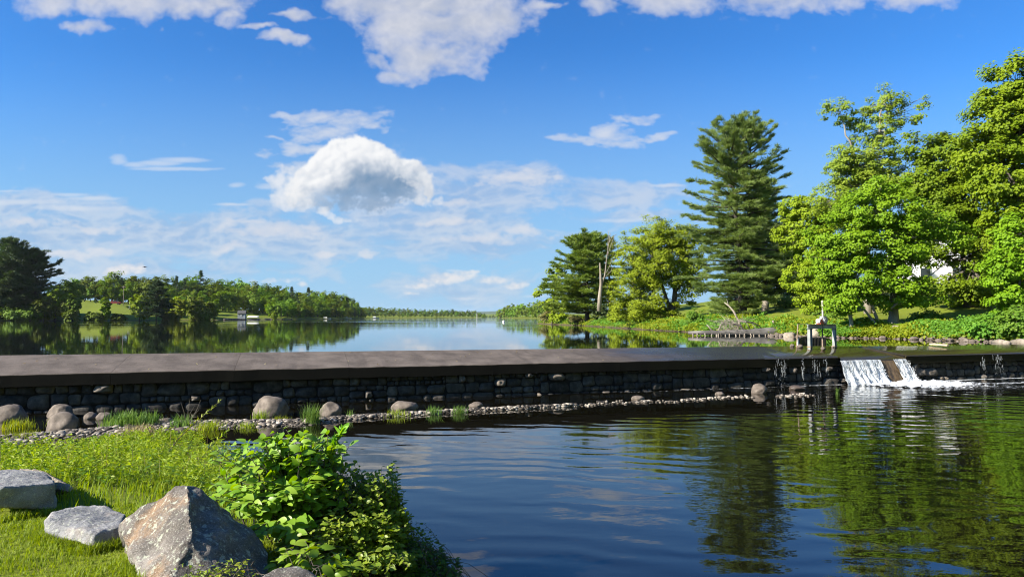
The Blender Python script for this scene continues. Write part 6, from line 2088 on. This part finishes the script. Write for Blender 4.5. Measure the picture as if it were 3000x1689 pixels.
# dock planks and shoreline stones at the little lawn
for k, (px, Y_, L, lab) in enumerate([(283, 318, 9, 'low wooden dock at the shore right of the bright round tree')]):
    x = (px - 512) / FPX * Y_
    o = empty('dock', (x, Y_, 0), R(35)); tag(o, lab, 'dock')
    MB().box((0, 0, .35), (L, 1.6, .12)).build('deck', M['pale_bark'], o)
    for xx in (-L * .45, 0, L * .45):
        MB().box((xx, 0, -.1), (.15, 1.3, .8)).build('dock_post', M['grey_wood'], o)
shs = MB()
for k in range(240):
    px = rng.uniform(224, 272); Y_ = shoreY(px) + rng.uniform(-1, 2.0)
    x = (px - 512) / FPX * Y_
    V, F = ICO[2]
    shs.add(V * rng.uniform(.3, .75, 3) * [1, 1, .7] + [x, Y_, .15], F, rng.random())
tag(shs.build('shore_stones', M['wet_rock'], smooth=True), 'dark stones edging the shore below the shed', kind='stuff')
# flying bird
bp = atY(144.6, 266.9, 110)
b = MB()
t = np.linspace(-1, 1, 17)
wing = np.abs(t); chord = np.where(wing < .12, .42, .20 * (1 - wing ** 2) + .03)
zz = .05 + .10 * wing - .16 * np.maximum(wing - .45, 0)
th = np.where(wing < .12, .10, .015)
sec = np.stack([np.c_[t * .42, -chord * .5 + .08 * wing, zz], np.c_[t * .42, chord * 0 + .04 * wing, zz + th], np.c_[t * .42, chord * .5 + .12 * wing, zz], np.c_[t * .42, chord * 0 + .04 * wing, zz - th]], 1)
i = np.arange(16)[:, None] * 4; j = np.arange(4)[None]; j2 = (j + 1) % 4
b.add(sec.reshape(-1, 3), [np.stack([i + j, i + j2, i + 4 + j2, i + 4 + j], -1).reshape(-1, 4), np.array([[3, 2, 1, 0]]), np.array([[64, 65, 66, 67]])])
b.tube(np.array([(0, -.34, .07), (0, -.26, .07), (0, -.15, .06), (0, .1, .05), (0, .28, .05), (0, .42, .05)]), [.015, .055, .075, .085, .05, .07], 8)
M['feather'] = plain('dark_feather', (.02, .02, .022), .8)
tag(b.build('bird', M['feather'], loc=tuple(bp)), 'dark bird gliding above the woods on the left', 'bird')

# a few blown leaves on the dry part of the crest
fl_ = MB(); n = 34
sq_ = rng.uniform(-13, 4, n); oq_ = rng.uniform(-2.1, -.15, n)
zq_ = np.interp(oq_, [-CW_, -CW_ * .5, 0], [0, .5, 1]); zq_ = zback(sq_) * (1 - zq_) + ZF * zq_ + .024
flat_leaves(fl_, dam(sq_, oq_, zq_), rng.normal(0, .3, (n, 3)) + [0, 0, 1], rng.uniform(.05, .10, n), .04)
tag(fl_.build('fallen_leaves', M['dry']), 'scattered dry leaves lying on the dam crest', kind='stuff')

# ------------------------------------------------------------------ air between here and the far hills
m, nt, out = new_mat('haze')
vol = nd(nt, 'ShaderNodeVolumePrincipled', {'Color': (.80, .88, 1.0, 1), 'Density': .00004, 'Anisotropy': .2})
nt.links.new(vol.outputs[0], out.inputs['Volume'])
hz = MB().box((0, 3200, 33), (13800, 7400, 90)).build('haze', m)
tag(hz, 'thin summer haze over the far end of the lake', kind='stuff')
